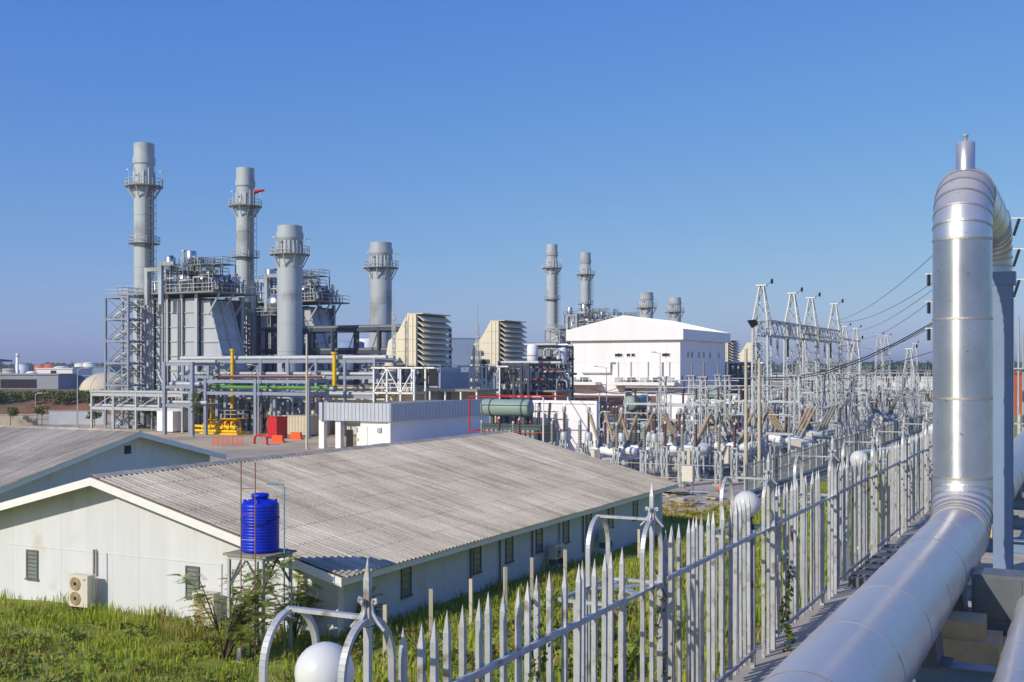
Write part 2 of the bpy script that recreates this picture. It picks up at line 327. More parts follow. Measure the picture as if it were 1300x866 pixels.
def npquads(name, m, quads, parent=None):
    nq = len(quads); me = bpy.data.meshes.new(name); me.vertices.add(nq*4); me.loops.add(nq*4); me.polygons.add(nq)
    me.vertices.foreach_set('co', quads.reshape(-1).astype(np.float32)); me.loops.foreach_set('vertex_index', np.arange(nq*4, dtype=np.int32))
    me.polygons.foreach_set('loop_start', np.arange(0, nq*4, 4, dtype=np.int32)); me.polygons.foreach_set('loop_total', np.full(nq, 4, dtype=np.int32))
    me.materials.append(MATS[m]); me.update(); me.validate()
    return obj(name, me, parent)
def railing(mb, pts, h=1.1, step=1.6, r=0.035):
    for a, b in zip(pts[:-1], pts[1:]):
        a = Vector(a); b = Vector(b); n = max(1, int((b-a).length/step)); u = Vector((0,0,1))
        for z in (h, h*.52): mb.bar(a+u*z, b+u*z, r*2)
        for i in range(n+1): p = a.lerp(b, i/n); mb.bar(p, p+u*h, r*2)
def lattice(mb, p, q, w, n, t, up=None):                      # square lattice boom between two points
    p = Vector(p); q = Vector(q); d = (q-p).normalized(); u = Vector((0,0,1)) if abs(d.z) < .9 else Vector((1,0,0))
    a = d.cross(u).normalized()*w/2; b = a.cross(d).normalized()*w/2; cs = [a+b, a-b, -a-b, -a+b]
    for i in range(n):
        s0 = p.lerp(q, i/n); s1 = p.lerp(q, (i+1)/n)
        for k in range(4):
            c0, c1 = cs[k], cs[(k+1)%4]
            if i % 2: c0, c1 = c1, c0
            mb.bar(s0+c0, s1+c1, t*.6)

# ================================================================== ground
def S(t): t = np.clip(t, 0, 1); return t*t*(3-2*t)
def gz(x, y):
    x = np.asarray(x, float); y = np.asarray(y, float)
    low = 0.7*(1-S((y-34)/28))*(1-S((-60-x)/25)) + 0.05*np.clip(26-y, 0, 20)*S((x+60)/20)
    b = S((x+19.2)/13.6); fade = 1-S((y-48)/27)
    bump = 0.07*np.sin(x*1.1+0.6*np.sin(y*.8))*np.sin(y*.9+1.3)*np.clip(fade*S((x+46)/6)*(1-S((x+6)/3)), 0, 1)
    return low + (5.0-low)*b*fade + bump
def gzf(x, y): return float(gz(x, y))
def grid(xs, ys, zf, name, m):
    X, Y = np.meshgrid(xs, ys); Z = zf(X, Y); nx, ny = len(xs), len(ys)
    vs = np.stack([X, Y, Z], -1).reshape(-1, 3).tolist()
    fs = [(j*nx+i, j*nx+i+1, (j+1)*nx+i+1, (j+1)*nx+i) for j in range(ny-1) for i in range(nx-1)]
    mb = MB(); mb.v = vs; mb.f = fs; mb.sm = [True]*len(fs); return mb.build(name, m)
xs = np.concatenate([[-7000,-3000,-1200,-600,-350,-220,-150,-110,-85,-70], np.arange(-62, 14, 1.0), [20,35,60,100,200,400,1000,3000,7000]])
ys = np.concatenate([[-800,-300,-100,-40,-15], np.arange(-4, 78, 1.0), [85,100,130,180,260,400,600,1000,2000,4000,8000]])
struct(grid(xs, ys, gz, 'ground', 'lawn'))
struct(MB().box(-190, -21.5, 66, 400, -.3, 0.02).build('plant_yard', 'yardmat'))
struct(MB().box(-62, -21.8, 74, 330, 0.0, 0.05).build('switchyard_gravel', 'gravel'))
struct(MB().box(-20.4, -19.2, 70, 600, -.2, 0.03).build('access_road', 'road'))
mb = MB(); mb.box(-20.75, -20.45, 72, 400, -.1, 0.16); struct(mb.build('road_kerb', 'concrete'))
struct(MB().box(-3.25, 14, 1, 46, 4.7, 5.012).build('pipe_corridor', 'gravel'))

# ================================================================== long white house with corrugated roof
ALPHA = math.atan(0.249)
def sheet_mesh(length=1.42, width=1.0625):
    mb = MB(); n = 32; nw = 4
    top = []; edge = []
    for i in range(n+1):
        y = width*i/n; z = 0.032*math.cos(2*math.pi*y/.25)
        top.append((0, y, z)); edge.append((length, y, z))
    vs = top + edge + [(x, y, z-0.009) for x, y, z in edge]; k = n+1
    mb.add(vs, [(i, k+i, k+i+1, i+1) for i in range(n)], True)
    mb.add(vs, [(k+i, 2*k+i, 2*k+i+1, k+i+1) for i in range(n)])
    return mb.mesh('roof_sheet', 'roofsheet')
SHEET = sheet_mesh()
def off(t): return tuple(-Vector(t.location))
def sheets(roof, o, u, w, rz, nrow, ncol, pitch_w=1.0, pitch_u=1.32):
    o = Vector(o); u = Vector(u); w = Vector(w)
    for r in range(nrow):
        for c in range(ncol):
            s = obj('roof_sheet', SHEET, roof, o + u*(r*pitch_u + random.uniform(-.012, .012)) + w*(c*pitch_w) + Vector((0,0,.060 + random.uniform(0,.004))))
            s.rotation_euler = (0, ALPHA - R(0.5) + random.uniform(-.002,.002), rz)
h = thing('long_house', 'long low white house with corrugated grey roof and barge boards, nearest the camera', 'house', (-30, 43, 0))
RX, RZ0, EX, EZ, Y0, Y1 = -30.0, 5.30, -19.75, 2.75, 28.0, 59.2
roof = MB().add([(RX,Y0+.06,RZ0),(EX-.05,Y0+.06,EZ),(EX-.05,Y1,EZ),(RX,Y1,RZ0),(RX,Y0+.06,RZ0-.09),(EX-.05,Y0+.06,EZ-.09),(EX-.05,Y1,EZ-.09),(RX,Y1,RZ0-.09)],
      [(0,1,2,3),(7,6,5,4),(0,4,5,1),(1,5,6,2),(2,6,7,3)])
LX = 2*RX-EX
roof.add([(RX,Y0+.06,RZ0),(LX,Y0+.06,EZ),(LX,Y1,EZ),(RX,Y1,RZ0),(RX,Y0+.06,RZ0-.09),(LX,Y0+.06,EZ-.09),(LX,Y1,EZ-.09),(RX,Y1,RZ0-.09)],
      [(3,2,1,0),(4,5,6,7),(1,5,4,0),(2,6,5,1),(3,7,6,2)])
ro = roof.build('roof', 'roofsheet', h, off(h))
ca, sa = math.cos(ALPHA), math.sin(ALPHA)
sheets(ro, (RX+.02, Y0-.02, RZ0), (ca,0,-sa), (0,1,0), 0, 8, 31)
for c in range(31):                                            # ridge capping, one piece per sheet
    cap = MB().add([(-.24,0,-.035),(0,0,.075),(.24,0,-.035),(-.24,1.04,-.035),(0,1.04,.075),(.24,1.04,-.035)], [(0,1,4,3),(1,2,5,4)], False)
    if c == 0: capme = cap.mesh('ridge_cap', 'roofsheet')
    obj('ridge_cap', capme, ro, (RX, Y0 + c*1.0, RZ0+.055 + .012*(c%2)))
def board(p, q, hgt, thick, name, m, parent, loc):             # vertical board hung below the line p-q
    p = Vector(p); q = Vector(q); d = (q-p); d.z = 0; n = Vector((d.y,-d.x,0)).normalized()*thick/2; u = Vector((0,0,hgt))
    vs = [p-n, q-n, q+n, p+n, p-n-u, q-n-u, q+n-u, p+n-u]
    return MB().add(vs, [(0,1,2,3),(7,6,5,4),(0,4,5,1),(1,5,6,2),(2,6,7,3),(3,7,4,0)]).build(name, m, parent, loc)
board((RX-.002,Y0,RZ0+.03),(EX,Y0,EZ+.03), .27, .05, 'barge_board', 'fascia', h, off(h))
board((LX,Y0,EZ+.03),(RX+.002,Y0,RZ0+.03), .27, .05, 'barge_board', 'fascia', h, off(h))
board((EX,Y0+.03,EZ),(EX,Y1,EZ), .2, .04, 'fascia_board', 'fascia', h, off(h))
def roofz(x): return RZ0 - .11 - abs(x-RX)*.249
# gable wall: upright boards with open joints over a dark core
WX0, WX1, WY = LX+.6, EX-.6, Y0+.85
core = MB().prism([(WX0+.05,0.2),(WX1-.05,.2),(WX1-.05,roofz(WX1)-.05),(RX,roofz(RX)-.05),(WX0+.05,roofz(WX0)-.05)], WY+.06, Y1-.7); core.build('wall_core', 'housewall', h, off(h))
x = WX0; i = 0
while x < WX1-.01:
    x2 = min(x+1.22, WX1); g = .002
    poly = [(x+g,.2),(x2-g,.2),(x2-g,roofz(x2))] + ([(RX,roofz(RX))] if x < RX < x2 else []) + [(x+g,roofz(x))]
    MB().prism(poly, WY+random.uniform(0,.003), WY+.05).build('wall_board', 'housewall', h, off(h)); x = x2
for zz in (2.62,):
    MB().box(WX0,WX1,WY-.012,WY+.002,zz,zz+.03).build('cover_strip', 'housewall', h, off(h))
y = WY+.06
wbm = MB().box(0,.05,.004,1.216,0,roofz(WX1)-.2-.01).mesh('wall_board', 'housewall')
while y < Y1-1.4:
    obj('wall_board', wbm, h, Vector((WX1-.05+random.uniform(0,.003), y, .2)) + Vector(off(h))); y += 1.22
MB().box(WX1-.12,WX1+.03,WY-.03,WY+.06,.2,roofz(WX1)-.01).build('corner_board', 'fascia', h, off(h))
def window(parent, x, y, z0, z1, w, face, nl=7, m='louverglass'):
    fr = MB(); l = off(parent)
    def bx(mb, a0, a1, d0, d1, z0_, z1_):
        if face == 'y': mb.box(x+a0, x+a1, y-d1, y-d0, z0_, z1_)
        else: mb.box(x+d0, x+d1, y+a0, y+a1, z0_, z1_)
    t = .05
    bx(fr,-w/2,-w/2+t,-.01,.05,z0,z1); bx(fr,w/2-t,w/2,-.01,.05,z0,z1); bx(fr,-w/2+t,w/2-t,-.01,.05,z1-t,z1); bx(fr,-w/2-.04,w/2+.04,-.01,.08,z0-t,z0)
    f = fr.build('window', 'galvdark', parent, l)
    p = MB(); bx(p,-w/2+t,w/2-t,-.02,.006,z0,z1-t); p.build('pane', 'glassdark', f)
    hh = (z1-t-z0)/nl
    for k in range(nl):
        s = MB(); bx(s,-w/2+t,w/2-t,.010,.026,z0+k*hh+.012,z0+(k+1)*hh-.012); s.build('louvre', m, f)
for px in (41.5, 245): window(h, onY(px, WY), WY, 1.47, 2.5, .58, 'y')
for px in (515, 605, 646, 684, 718, 747, 775, 806): window(h, WX1, onX(px, WX1), 1.40, 2.42, .62, 'x', 4, 'louverglass')
for px in (603.5, 640, 680.5, 714, 744): MB().tube((WX1+.06, onX(px, WX1)-.45, .7), (WX1+.06, onX(px, WX1)-.45, roofz(WX1)), .035, 6).build('downpipe', 'galvdark', h, off(h))
# second house, gable turned to the right
h2 = thing('low_house', 'low house with shaded gable and small vent, at the left edge behind the long house', 'house', (-64, 51, 0))
GX, RY, Z2 = -52.0, 52.4, 5.10; FY = RY-11.2; BY = RY+7.9
def rz2(y): return Z2 - abs(y-RY)*.249
r2 = MB().prism([(FY,rz2(FY)),(RY,Z2),(BY,rz2(BY)),(BY,rz2(BY)-.09),(RY,Z2-.09),(FY,rz2(FY)-.09)], -86, GX-.06, 'x').build('roof', 'roofsheet_turned', h2, off(h2))
SHEET = SHEET.copy(); SHEET.materials[0] = MATS['roofsheet_turned']; capme = capme.copy(); capme.materials[0] = MATS['roofsheet_turned']
sheets(r2, (GX-32.9, RY-.02, Z2), (0,-ca,-sa), (1,0,0), -math.pi/2, 8, 33)
for c in range(33): q = obj('ridge_cap', capme, r2, (GX-1.0-c, RY, Z2+.055+.012*(c%2))); q.rotation_euler = (0,0,-math.pi/2)
board((GX,FY,rz2(FY)+.03),(GX,RY+.002,Z2+.03), .33, .05, 'barge_board', 'fascia', h2, off(h2))
board((GX,RY-.002,Z2+.03),(GX,BY,rz2(BY)+.03), .33, .05, 'barge_board', 'fascia', h2, off(h2))
y = FY+.7
MB().prism([(FY+.75,.1),(BY-.75,.1),(BY-.75,rz2(BY-.75)-.15),(RY,Z2-.15),(FY+.75,rz2(FY+.75)-.15)], -85.2, GX-.86, 'x').build('wall_core', 'housewall', h2, off(h2))
while y < BY-.7:
    y2 = min(y+1.22, BY-.7)
    poly = [(y+.004,.1),(y2-.004,.1),(y2-.004,rz2(y2)-.11)] + ([(RY,Z2-.11)] if y < RY < y2 else []) + [(y+.004,rz2(y)-.11)]
    MB().prism(poly, GX-.85, GX-.80+random.uniform(0,.003), 'x').build('wall_board', 'housewall', h2, off(h2)); y = y2
vy = onX(162, GX-.8); v_ = MB().box(GX-.81,GX-.76,vy-.26,vy+.26,3.75,4.25).build('vent', 'black', h2, off(h2))
for k in range(4): MB().box(GX-.77,GX-.745,vy-.24,vy+.24,3.80+k*.11,3.86+k*.11).build('vent_slat', 'darksteel', v_)

# outdoor air-conditioning units
def acunit(x, y, z, face, label, name='air_conditioner', two=True):
    t = thing(name, label, 'air conditioner', (x, y, z), 0 if face == 'y' else math.pi/2, 'outdoor air-conditioning units by the long house')
    hh = 1.12 if two else .62
    MB().box(-.44,.44,-.17,.17,.04,hh).build('cabinet', 'acwhite', t)
    for sx in (-.3,.3): MB().box(sx-.04,sx+.04,-.19,.19,-.25,.038).build('foot', 'galvdark', t)
    for k in range(2 if two else 1):
        cz = .32 + k*.5; g = MB().lathe(0,0,[(.225,0),(.225,.02)],24,axis=(0,-1,0),o=(-.12,-.171,cz)).build('fan_grille', 'acfan', t)
        rg = MB()
        for rr in (.23,.17,.11): rg.sweep([(-.12+rr*math.cos(a), -.198, cz+rr*math.sin(a)) for a in np.linspace(0,2*math.pi,21)], .008, 5)
        rg.build('guard_ring', 'acwhite', g); MB().lathe(0,0,[(.06,.02),(.05,.035)],12,axis=(0,-1,0),o=(-.12,-.171,cz)).build('fan_hub', 'black', g)
    MB().box(.24,.36,-.174,-.171,hh-.16,hh-.12).build('badge', 'galvdark', t)
    MB().sweep([(.40,.0,.2),(.5,.05,.2),(.52,.12,.4),(.52,.14,hh+.9)], .025, 6).build('refrigerant_pipe', 'galv', t)
acunit(onY(104, WY-.5), WY-.5, .82, 'y', 'two-fan air conditioner standing free by the gable wall, left of the shrub')
acunit(onY(262, WY-.5), WY-.5, .72, 'y', 'two-fan air conditioner half hidden behind the feathery shrub')
for px, z, lb in ((703, 1.0, 'air conditioner low on the shaded side wall, nearer one'), (766, .95, 'air conditioner low on the shaded side wall, farther one')):
    acunit(WX1+.42, onX(px, WX1+.3), z, 'x', lb, two=False)
tag(MB().tube((onY(115.5,WY-.25),WY-.12,1.9),(onY(115.5,WY-.25),WY-.12,2.75),.045,8).build('conduit_stub', 'timber'), 'short upright pipe above the left air conditioner on the gable wall', 'pipe')

# ================================================================== water tank on its tower
TX, TY = -21.5, 26.4; TZ = 3.72; gt = gzf(TX, TY)
tw = thing('tank_tower', 'grey angle-iron tower carrying the blue water tank', 'tower', (TX, TY, gt))
for sx in (-.62,.62):
    for sy in (-.62,.62): MB().bar((sx,sy,-.3),(sx,sy,TZ-gt-.12),.08).build('leg', 'galv', tw)
for a, b in (((-.62,-.62),(.62,-.62)),((.62,-.62),(.62,.62)),((.62,.62),(-.62,.62)),((-.62,.62),(-.62,-.62))):
    MB().bar((*a,TZ-gt-.16),(*b,TZ-gt-.16),.09,.1).build('top_beam', 'galv', tw)
    m = ((a[0]+b[0])/2,(a[1]+b[1])/2)
    for e in (a, b): MB().bar((*e,TZ-gt-1.0),(*m,TZ-gt-.2),.045).build('knee_brace', 'galvdark', tw)
for k in range(7): MB().box(-.78,.78,-.72+k*.21,-.55+k*.21,TZ-gt-.105,TZ-gt-.045+random.uniform(0,.006)).build('plank', 'timber', tw)
MB().box(-.8,.8,.55,.7,.9,1.0).build('side_beam', 'concrete', tw)
tk = thing('water_tank', 'bright blue ribbed plastic water tank on top of the tower', 'water tank', (TX, TY, TZ-.03))
prof = [(.50,0),(.54,.03)]
for k in range(14):
    z0 = .06 + k*.088; prof += [(.55,z0),(.55,z0+.055),(.542,z0+.065),(.542,z0+.078)]
prof += [(.55,1.30),(.545,1.36),(.50,1.42),(.36,1.49),(.24,1.52)]
MB().lathe(0,0,prof,36).build('shell', 'blueplastic', tk)
MB().lathe(0,0,[(.225,1.50),(.225,1.58),(.26,1.58),(.26,1.645),(.22,1.68),(.05,1.70)],28).build('lid', 'blueplastic', tk)
for a in (.6,2.2,3.9,5.2): MB().lathe(.44*math.cos(a),.44*math.sin(a),[(.05,1.42),(.05,1.5),(.03,1.52)],10).build('lug', 'blueplastic', tk)
mb = MB().sweep([(.56*math.cos(a),.56*math.sin(a),.9+.10*math.sin(a*2+1)) for a in np.linspace(0,2*math.pi,30)], .012, 5); mb.build('strap', 'cable', tk)
ldx, ldy, _ = C(315, 700, 32.2); lg = gzf(ldx, ldy)
la = thing('ladder', 'tall rusty steel ladder leaning upright in front of the blue tank', 'ladder', (ldx, ldy, lg), TH)
for sx in (-.2,.2): MB().tube((sx,0,-.2),(sx,.0,6.35-lg),.017,8).build('rail', 'rust', la)
for k in range(7): MB().tube((-.2,0,.6+k*.72),(.2,0,.6+k*.72),.012,6).build('rung', 'galv' if k in (3,4) else 'rust', la)
px_, py_, _ = C(361, 700, 33.0)
sp = thing('supply_pipe', 'thin pale blue water pipe rising beside the blue tank', 'pipe', (px_, py_, gzf(px_,py_)), TH)
MB().sweep([(0,0,-.1),(0,0,4.85),(-.03,0,4.95),(-.5,.0,4.97)], .02, 7).build('riser', 'pvc', sp)
MB().sweep([(-.05,0,.9),(-.6,.1,.88),(-1.0,.1,.5),(-1.0,.1,0)], .02, 7).build('branch', 'pvc', sp)
pu = thing('water_pump', 'small grey water pump on the ground below the tank tower', 'pump', (TX+.1,TY-.95,gzf(TX+.1,TY-.95)))
MB().lathe(0,0,[(.11,.05),(.13,.09),(.13,.36),(.1,.42)],16).build('motor', 'galvdark', pu); MB().box(-.2,.2,-.14,.14,-.1,.05).build('slab', 'concrete', pu)

# ================================================================== picket fence with lamp niches
FX = -3.9; TIP = 7.35; RAIL = 6.84; BASE = 5.0
def picket_mesh(top=TIP, bot=5.2, w=.042, d=.021):
    mb = MB(); z1 = top-.16
    vs = [(-d,-w/2,bot),(d,-w/2,bot),(d,w/2,bot),(-d,w/2,bot),(-d,-w/2,z1),(d,-w/2,z1),(d,w/2,z1),(-d,w/2,z1),(0,0,top)]
    return mb.add(vs, [(3,2,1,0),(0,1,5,4),(1,2,6,5),(2,3,7,6),(3,0,4,7),(4,5,8),(5,6,8),(6,7,8),(7,4,8)]).mesh('picket', 'fencepaint')
PICK = picket_mesh()
NICHE = [0.9, 5.8, 10.87, 15.56, 19.95, 24.25, 28.5, 32.8, 37.1, 41.4]
where = ['under the camera', 'at the front globe lamp', 'left of the empty lamp frame', 'left of the globe lamp on the bank', 'beside the vertical pipe shadow strip', 'left of the far globe lamp', 'just left of the pipe elbow','behind the big pipe','farther behind the big pipe']
for k in range(len(NICHE)-1):
    a, b = NICHE[k]+.36, NICHE[k+1]-.92
    t = thing('picket_fence', f'{ORD[k]} picket fence panel from the camera, {where[k]}', 'fence', (FX, a, 0), 0, 'picket fence panels')
    n = max(2, round((b-a)/.205)); 
    for i in range(n+1):
        p = obj('picket', PICK, t, (random.uniform(-.004,.004), (b-a)*i/n, random.uniform(-.012,.012))); p.rotation_euler = (random.uniform(-.006,.006), random.uniform(-.006,.006), random.uniform(-.03,.03))
    for z in (RAIL, 5.33): MB().box(.026,.062,-.05,b-a+.05,z-.025,z+.025).build('rail', 'fencepaint', t)
    for yy in (-.1, b-a+.1): MB().box(-.03,.03,yy-.03,yy+.03,4.9,RAIL+.05).build('post', 'fencepaint', t)
def niche(k, Yc):
    t = thing('lamp_cage', f'arched steel lamp frame with spear finial, {ORD[k]} along the fence', 'lamp frame', (FX, Yc, 0), 0, 'arched lamp frames in the fence')
    for xo in (0, -.58):
        w = .27; pts = [(xo,-w,4.95),(xo,-w,7.15)] + [tuple(p) for p in arc((xo,0,7.15), 1, math.pi, 0, 28, (0,w,0), (0,0,.33))] + [(xo,w,7.15),(xo,w,4.95)]
        mb = MB()
        for p, q in zip(pts[:-1], pts[1:]):
            if (Vector(p)-Vector(q)).length > 1e-4: mb.bar(p, q, .045, .028)
        mb.build('arch', 'fencepaint', t)
    MB().box(-.60,-.03,-.024,.024,7.475,7.50).build('top_bar', 'fencepaint', t)
    MB().box(-.028,.028,-.028,.028,7.44,7.56).build('boss', 'fencepaint', t)
    mb = MB(); z1 = 7.72; w = .02
    mb.add([(-w,-w,7.56),(w,-w,7.56),(w,w,7.56),(-w,w,7.56),(-w,-w,z1),(w,-w,z1),(w,w,z1),(-w,w,z1),(0,0,7.86)],[(0,1,5,4),(1,2,6,5),(2,3,7,6),(3,0,4,7),(4,5,8),(5,6,8),(6,7,8),(7,4,8)])
    mb.build('spear', 'fencepaint', t)
    mb = MB().box(-.02,.02,-.02,.02,5.0,7.43); mb.build('center_picket', 'fencepaint', t)
    for sx, sy in ((0,1),(0,-1),(1,0),(-1,0)):
        cu = [(.12,7.42),(.07,7.47),(.035,7.52),(.028,7.57),(.04,7.60),(.06,7.605),(.065,7.585),(.05,7.575)]
        MB().sweep([(sx*r_, sy*r_, z) for r_, z in cu], .012, 6).build('scroll', 'fencepaint', t)
    for yy in (-.98,.27): MB().box(-.56,.02,yy-.02,yy+.02,RAIL-.05,RAIL-.02).build('shelf_bar', 'fencepaint', t)
    for xx in (-.58,.0): MB().box(xx-.02,xx+.02,-.96,.25,RAIL-.05,RAIL-.022).build('shelf_rail', 'fencepaint', t)
    MB().bar((-.55,-.3,RAIL-.045),(-.03,.22,RAIL-.045),.09,.012).build('shelf_brace', 'fencepaint', t)
    MB().bar((-.55,.22,RAIL-.06),(-.03,-.3,RAIL-.06),.09,.012).build('shelf_brace', 'fencepaint', t)
    for yy in (-.62,-.38): MB().box(-.58,-.54,yy-.02,yy+.02,4.9,RAIL-.055).build('back_picket', 'fencepaint', t)
def globe(k, Yc):
    t = thing('globe_lamp', f'white globe lamp held in the {ORD[k]} arched frame along the fence', 'lamp', (FX-.29, Yc-.04, RAIL-.02), 0, 'white globe lamps on the fence')
    n = 14; MB().lathe(0,0,[(.185*math.sin(max(.28,math.pi*(1-i/n)) if i == 0 else math.pi*(1-i/n)) if i else .055, .31-.185*math.cos(math.pi*i/n)) for i in range(n)]+[(.0005,.495)],32).build('globe', 'globe', t)
    MB().lathe(0,0,[(.10,-.03),(.10,.03),(.075,.05),(.075,.11),(.09,.13),(.07,.15)],20).build('socket', 'black', t)
    MB().box(-.12,.12,-.12,.12,-.045,-.031).build('base_plate', 'fencepaint', t)
    MB().sweep([(0,-.1,-.05),(0.02,-.1,-.4),(.05,-.1,-1.35),(.0,-.12,-1.5),(-.1,-.2,-1.62),(-.14,-.24,-1.85)], .018, 7).build('conduit', 'whitewall', t)
for k, Yc in enumerate(NICHE[1:]):
    niche(k, Yc)
    if k in (0, 2, 4, 7): globe(k, Yc)
kb = struct(MB().box(FX-.25, FX+.55, 0, 46, 4.6, 5.10).build('fence_plinth', 'concrete'))
cv = thing('trench_cover', 'grey steel cover lying on the concrete strip by the fence', 'cover', (FX+.3, 23.2, 5.10))
MB().box(-.22,.22,-2.2,2.2,.0,.16).build('lid', 'galvdark', cv)
for k in range(6): MB().box(-.21,.21,-2.0+k*.75,-1.9+k*.75,.161,.185).build('lid_rib', 'galvdark', cv)
# posts of an older wire fence on the grass
for i, (px, yt, yb) in enumerate(((489,768,800),(547,748,776),(598,735,772),(641.5,720,760),(675,708,735),(717.5,698,742),(811,672,712))):
    X = -16.5; Y = onX(px, X); g = gzf(X, Y)
    t = tag(MB().box(-.05,.05,-.05,.05,-.3,max(.6, zat(yt,X,Y)-g)).build('concrete_post', 'concretepole', None, (X,Y,g), random.uniform(0,1)), f'{ORD[i]} thin concrete post from the left along the grass bank', 'post', 'old wire fence posts')
mbw = MB()
pp = [(-16.5, onX(px,-16.5)) for px in (489,547,598,641.5,675,717.5,811)]
for a, b in zip(pp[:-1], pp[1:]):
    for dz in (.45,.85): mbw.tube((a[0],a[1],gzf(*a)+dz),(b[0],b[1],gzf(*b)+dz),.008,4)
tag(mbw.build('fence_wire', 'wire'), 'slack thin wires strung between the concrete posts on the bank', 'wire')

# ================================================================== large clad pipe
PX, PZ, PR = -1.8, 6.4, .45
def ring_path():
    pts = []
    def straight(p, q, n):
        p = Vector(p); q = Vector(q); d = (q-p).normalized()
        for i in range(n+1): pts.append((p.lerp(q, i/n), d, 's'))
    def elbow(c, ax, ay, rad, n):
        c = Vector(c); ax = Vector(ax); ay = Vector(ay)
        for i in range(n+1):
            a = math.pi/2*i/n; pts.append((c + (ax*math.cos(a) + ay*math.sin(a))*rad, (-ax*math.sin(a)+ay*math.cos(a)), 'e'))
    r = .85; YA, YB, ZT = 19.75, 25.2, 11.92
    straight((PX,1.0,PZ),(PX,YA-r,PZ),10)
    elbow((PX,YA-r,PZ+r),(0,0,-1),(0,1,0),r,7)
    straight((PX,YA,PZ+r),(PX,YA,ZT-r),3)
    elbow((PX,YA+r,ZT-r),(0,-1,0),(0,0,1),r,7)
    straight((PX,YA+r,ZT),(PX,YB-r,ZT),3)
    elbow((PX,YB-r,ZT-r),(0,0,1),(0,1,0),r,7)
    straight((PX,YB,ZT-r),(PX,YB,PZ+r),3)
    elbow((PX,YB+r,PZ+r),(0,-1,0),(0,0,-1),r,7)
    straight((PX,YB+r,PZ),(PX,62,PZ),22)
    return pts
def cladpipe(name, label, pts, rad, seg=44, bandw=.035, skip=0):
    t = thing(name, label, 'pipe', pts[0][0])
    o = Vector(t.location); X = Vector((1,0,0)); last = None
    for (p, d, k), (q, e, k2) in zip(pts[:-1], pts[1:]):
        if (p-q).length < 1e-4: continue
        rr = rad + random.uniform(0,.002); vs = []
        for c, dd in ((p-o, d), (q-o, e)):
            b = dd.cross(X).normalized()
            for i in range(seg): a = 2*math.pi*i/seg; vs.append(c + X*math.cos(a)*rr + b*math.sin(a)*rr)
        MB().add(vs, [(i,(i+1)%seg,seg+(i+1)%seg,seg+i) for i in range(seg)], True).build('cladding_section', 'alu_upright' if abs(d.z) > .99 and k == 's' and abs(e.z) > .99 else 'alu', t)
        flat = abs(d.y) > .99 and k == 's'; bw = .014 if flat else bandw; lift = .005 if flat else .011
        c = p-o; b = d.cross(X).normalized(); vs = []
        for sft, r2 in ((-bw/2,rad+.002),(-bw/2,rad+lift),(bw/2,rad+lift),(bw/2,rad+.002)):
            for i in range(seg): a = 2*math.pi*i/seg; vs.append(c + d*sft + X*math.cos(a)*r2 + b*math.sin(a)*r2)
        MB().add(vs, [(k3*seg+i,k3*seg+(i+1)%seg,(k3+1)*seg+(i+1)%seg,(k3+1)*seg+i) for k3 in range(3) for i in range(seg)]).build('band', 'aluseam' if flat else 'aluband', t)
    return t
bp = cladpipe('clad_pipe', 'very large aluminium-clad pipe that rises in a tall loop at the right', ring_path(), PR)
vx = Vector((PX, 20.3, 12.2)) - Vector(bp.location)
MB().lathe(vx.x, vx.y, [(.15,vx.z),(.15,vx.z+.54),(.135,vx.z+.55)], 24).build('vent_stub', 'alu', bp)
MB().lathe(vx.x, vx.y, [(.03,vx.z+.55),(.03,vx.z+.64),(.045,vx.z+.645),(.045,vx.z+.68)], 12).build('vent_tip', 'galv', bp)
# smaller pipe on the right
def pts2():
    X2, Z2_, out = -.62, 5.95, []
    for i in range(16): out.append((Vector((X2, 1+i*1.2, Z2_)), Vector((0,1,0)), 's'))
    return out
sp2 = cladpipe('clad_pipe', 'slimmer aluminium-clad pipe running low along the right edge', pts2(), .19, 28)
el = [Vector((-.62,19.0,5.95))-Vector(sp2.location)] + [Vector(p)-Vector(sp2.location) for p in arc((-.22,19.0,5.95), .4, math.pi, math.pi/2, 8, (1,0,0), (0,1,0))] + [Vector((3,19.4,5.95))-Vector(sp2.location)]
MB().sweep(el, .20, 24).build('elbow', 'alu', sp2)
# steel frame under the loop
fr = thing('pipe_support', 'tall blue-grey steel portal holding up the pipe loop', 'pipe support', (PX, 22.4, 5.0))
for sx in (-.45,.45):
    c = MB(); c.box(sx-.16,sx+.16,-.16,-.14,.25,5.5); c.box(sx-.16,sx+.16,.14,.16,.25,5.5); c.box(sx-.012,sx+.012,-.139,.139,.25,5.5); c.build('column', 'pipeframe', fr)
MB().box(-.75,.66,-.17,.17,5.501,5.74).build('head_beam', 'pipeframe', fr); MB().box(-.2,.2,-.15,.15,5.741,6.47).build('pedestal', 'pipeframe', fr)
for z in (2.05,3.2,3.35): MB().box(-.28,.28,-.08,.08,z,z+.12).build('cross_beam', 'pipeframe', fr)
MB().bar((-.28,.0,2.3),(.28,.0,3.1),.06).build('brace', 'pipeframe', fr)
MB().add([(.3,-.01,3.9),(.3,.01,3.9),(-.25,.0,3.5)],[(0,1,2),(2,1,0)]).build('shadow_sliver', 'pipeframe', fr)  # sliver added to shape the column's slanting shadow edge on the far leg
for sx in (-.45,.45): MB().box(sx-.25,sx+.25,-.25,.25,.0,.25).build('base_plinth', 'plinth', fr)
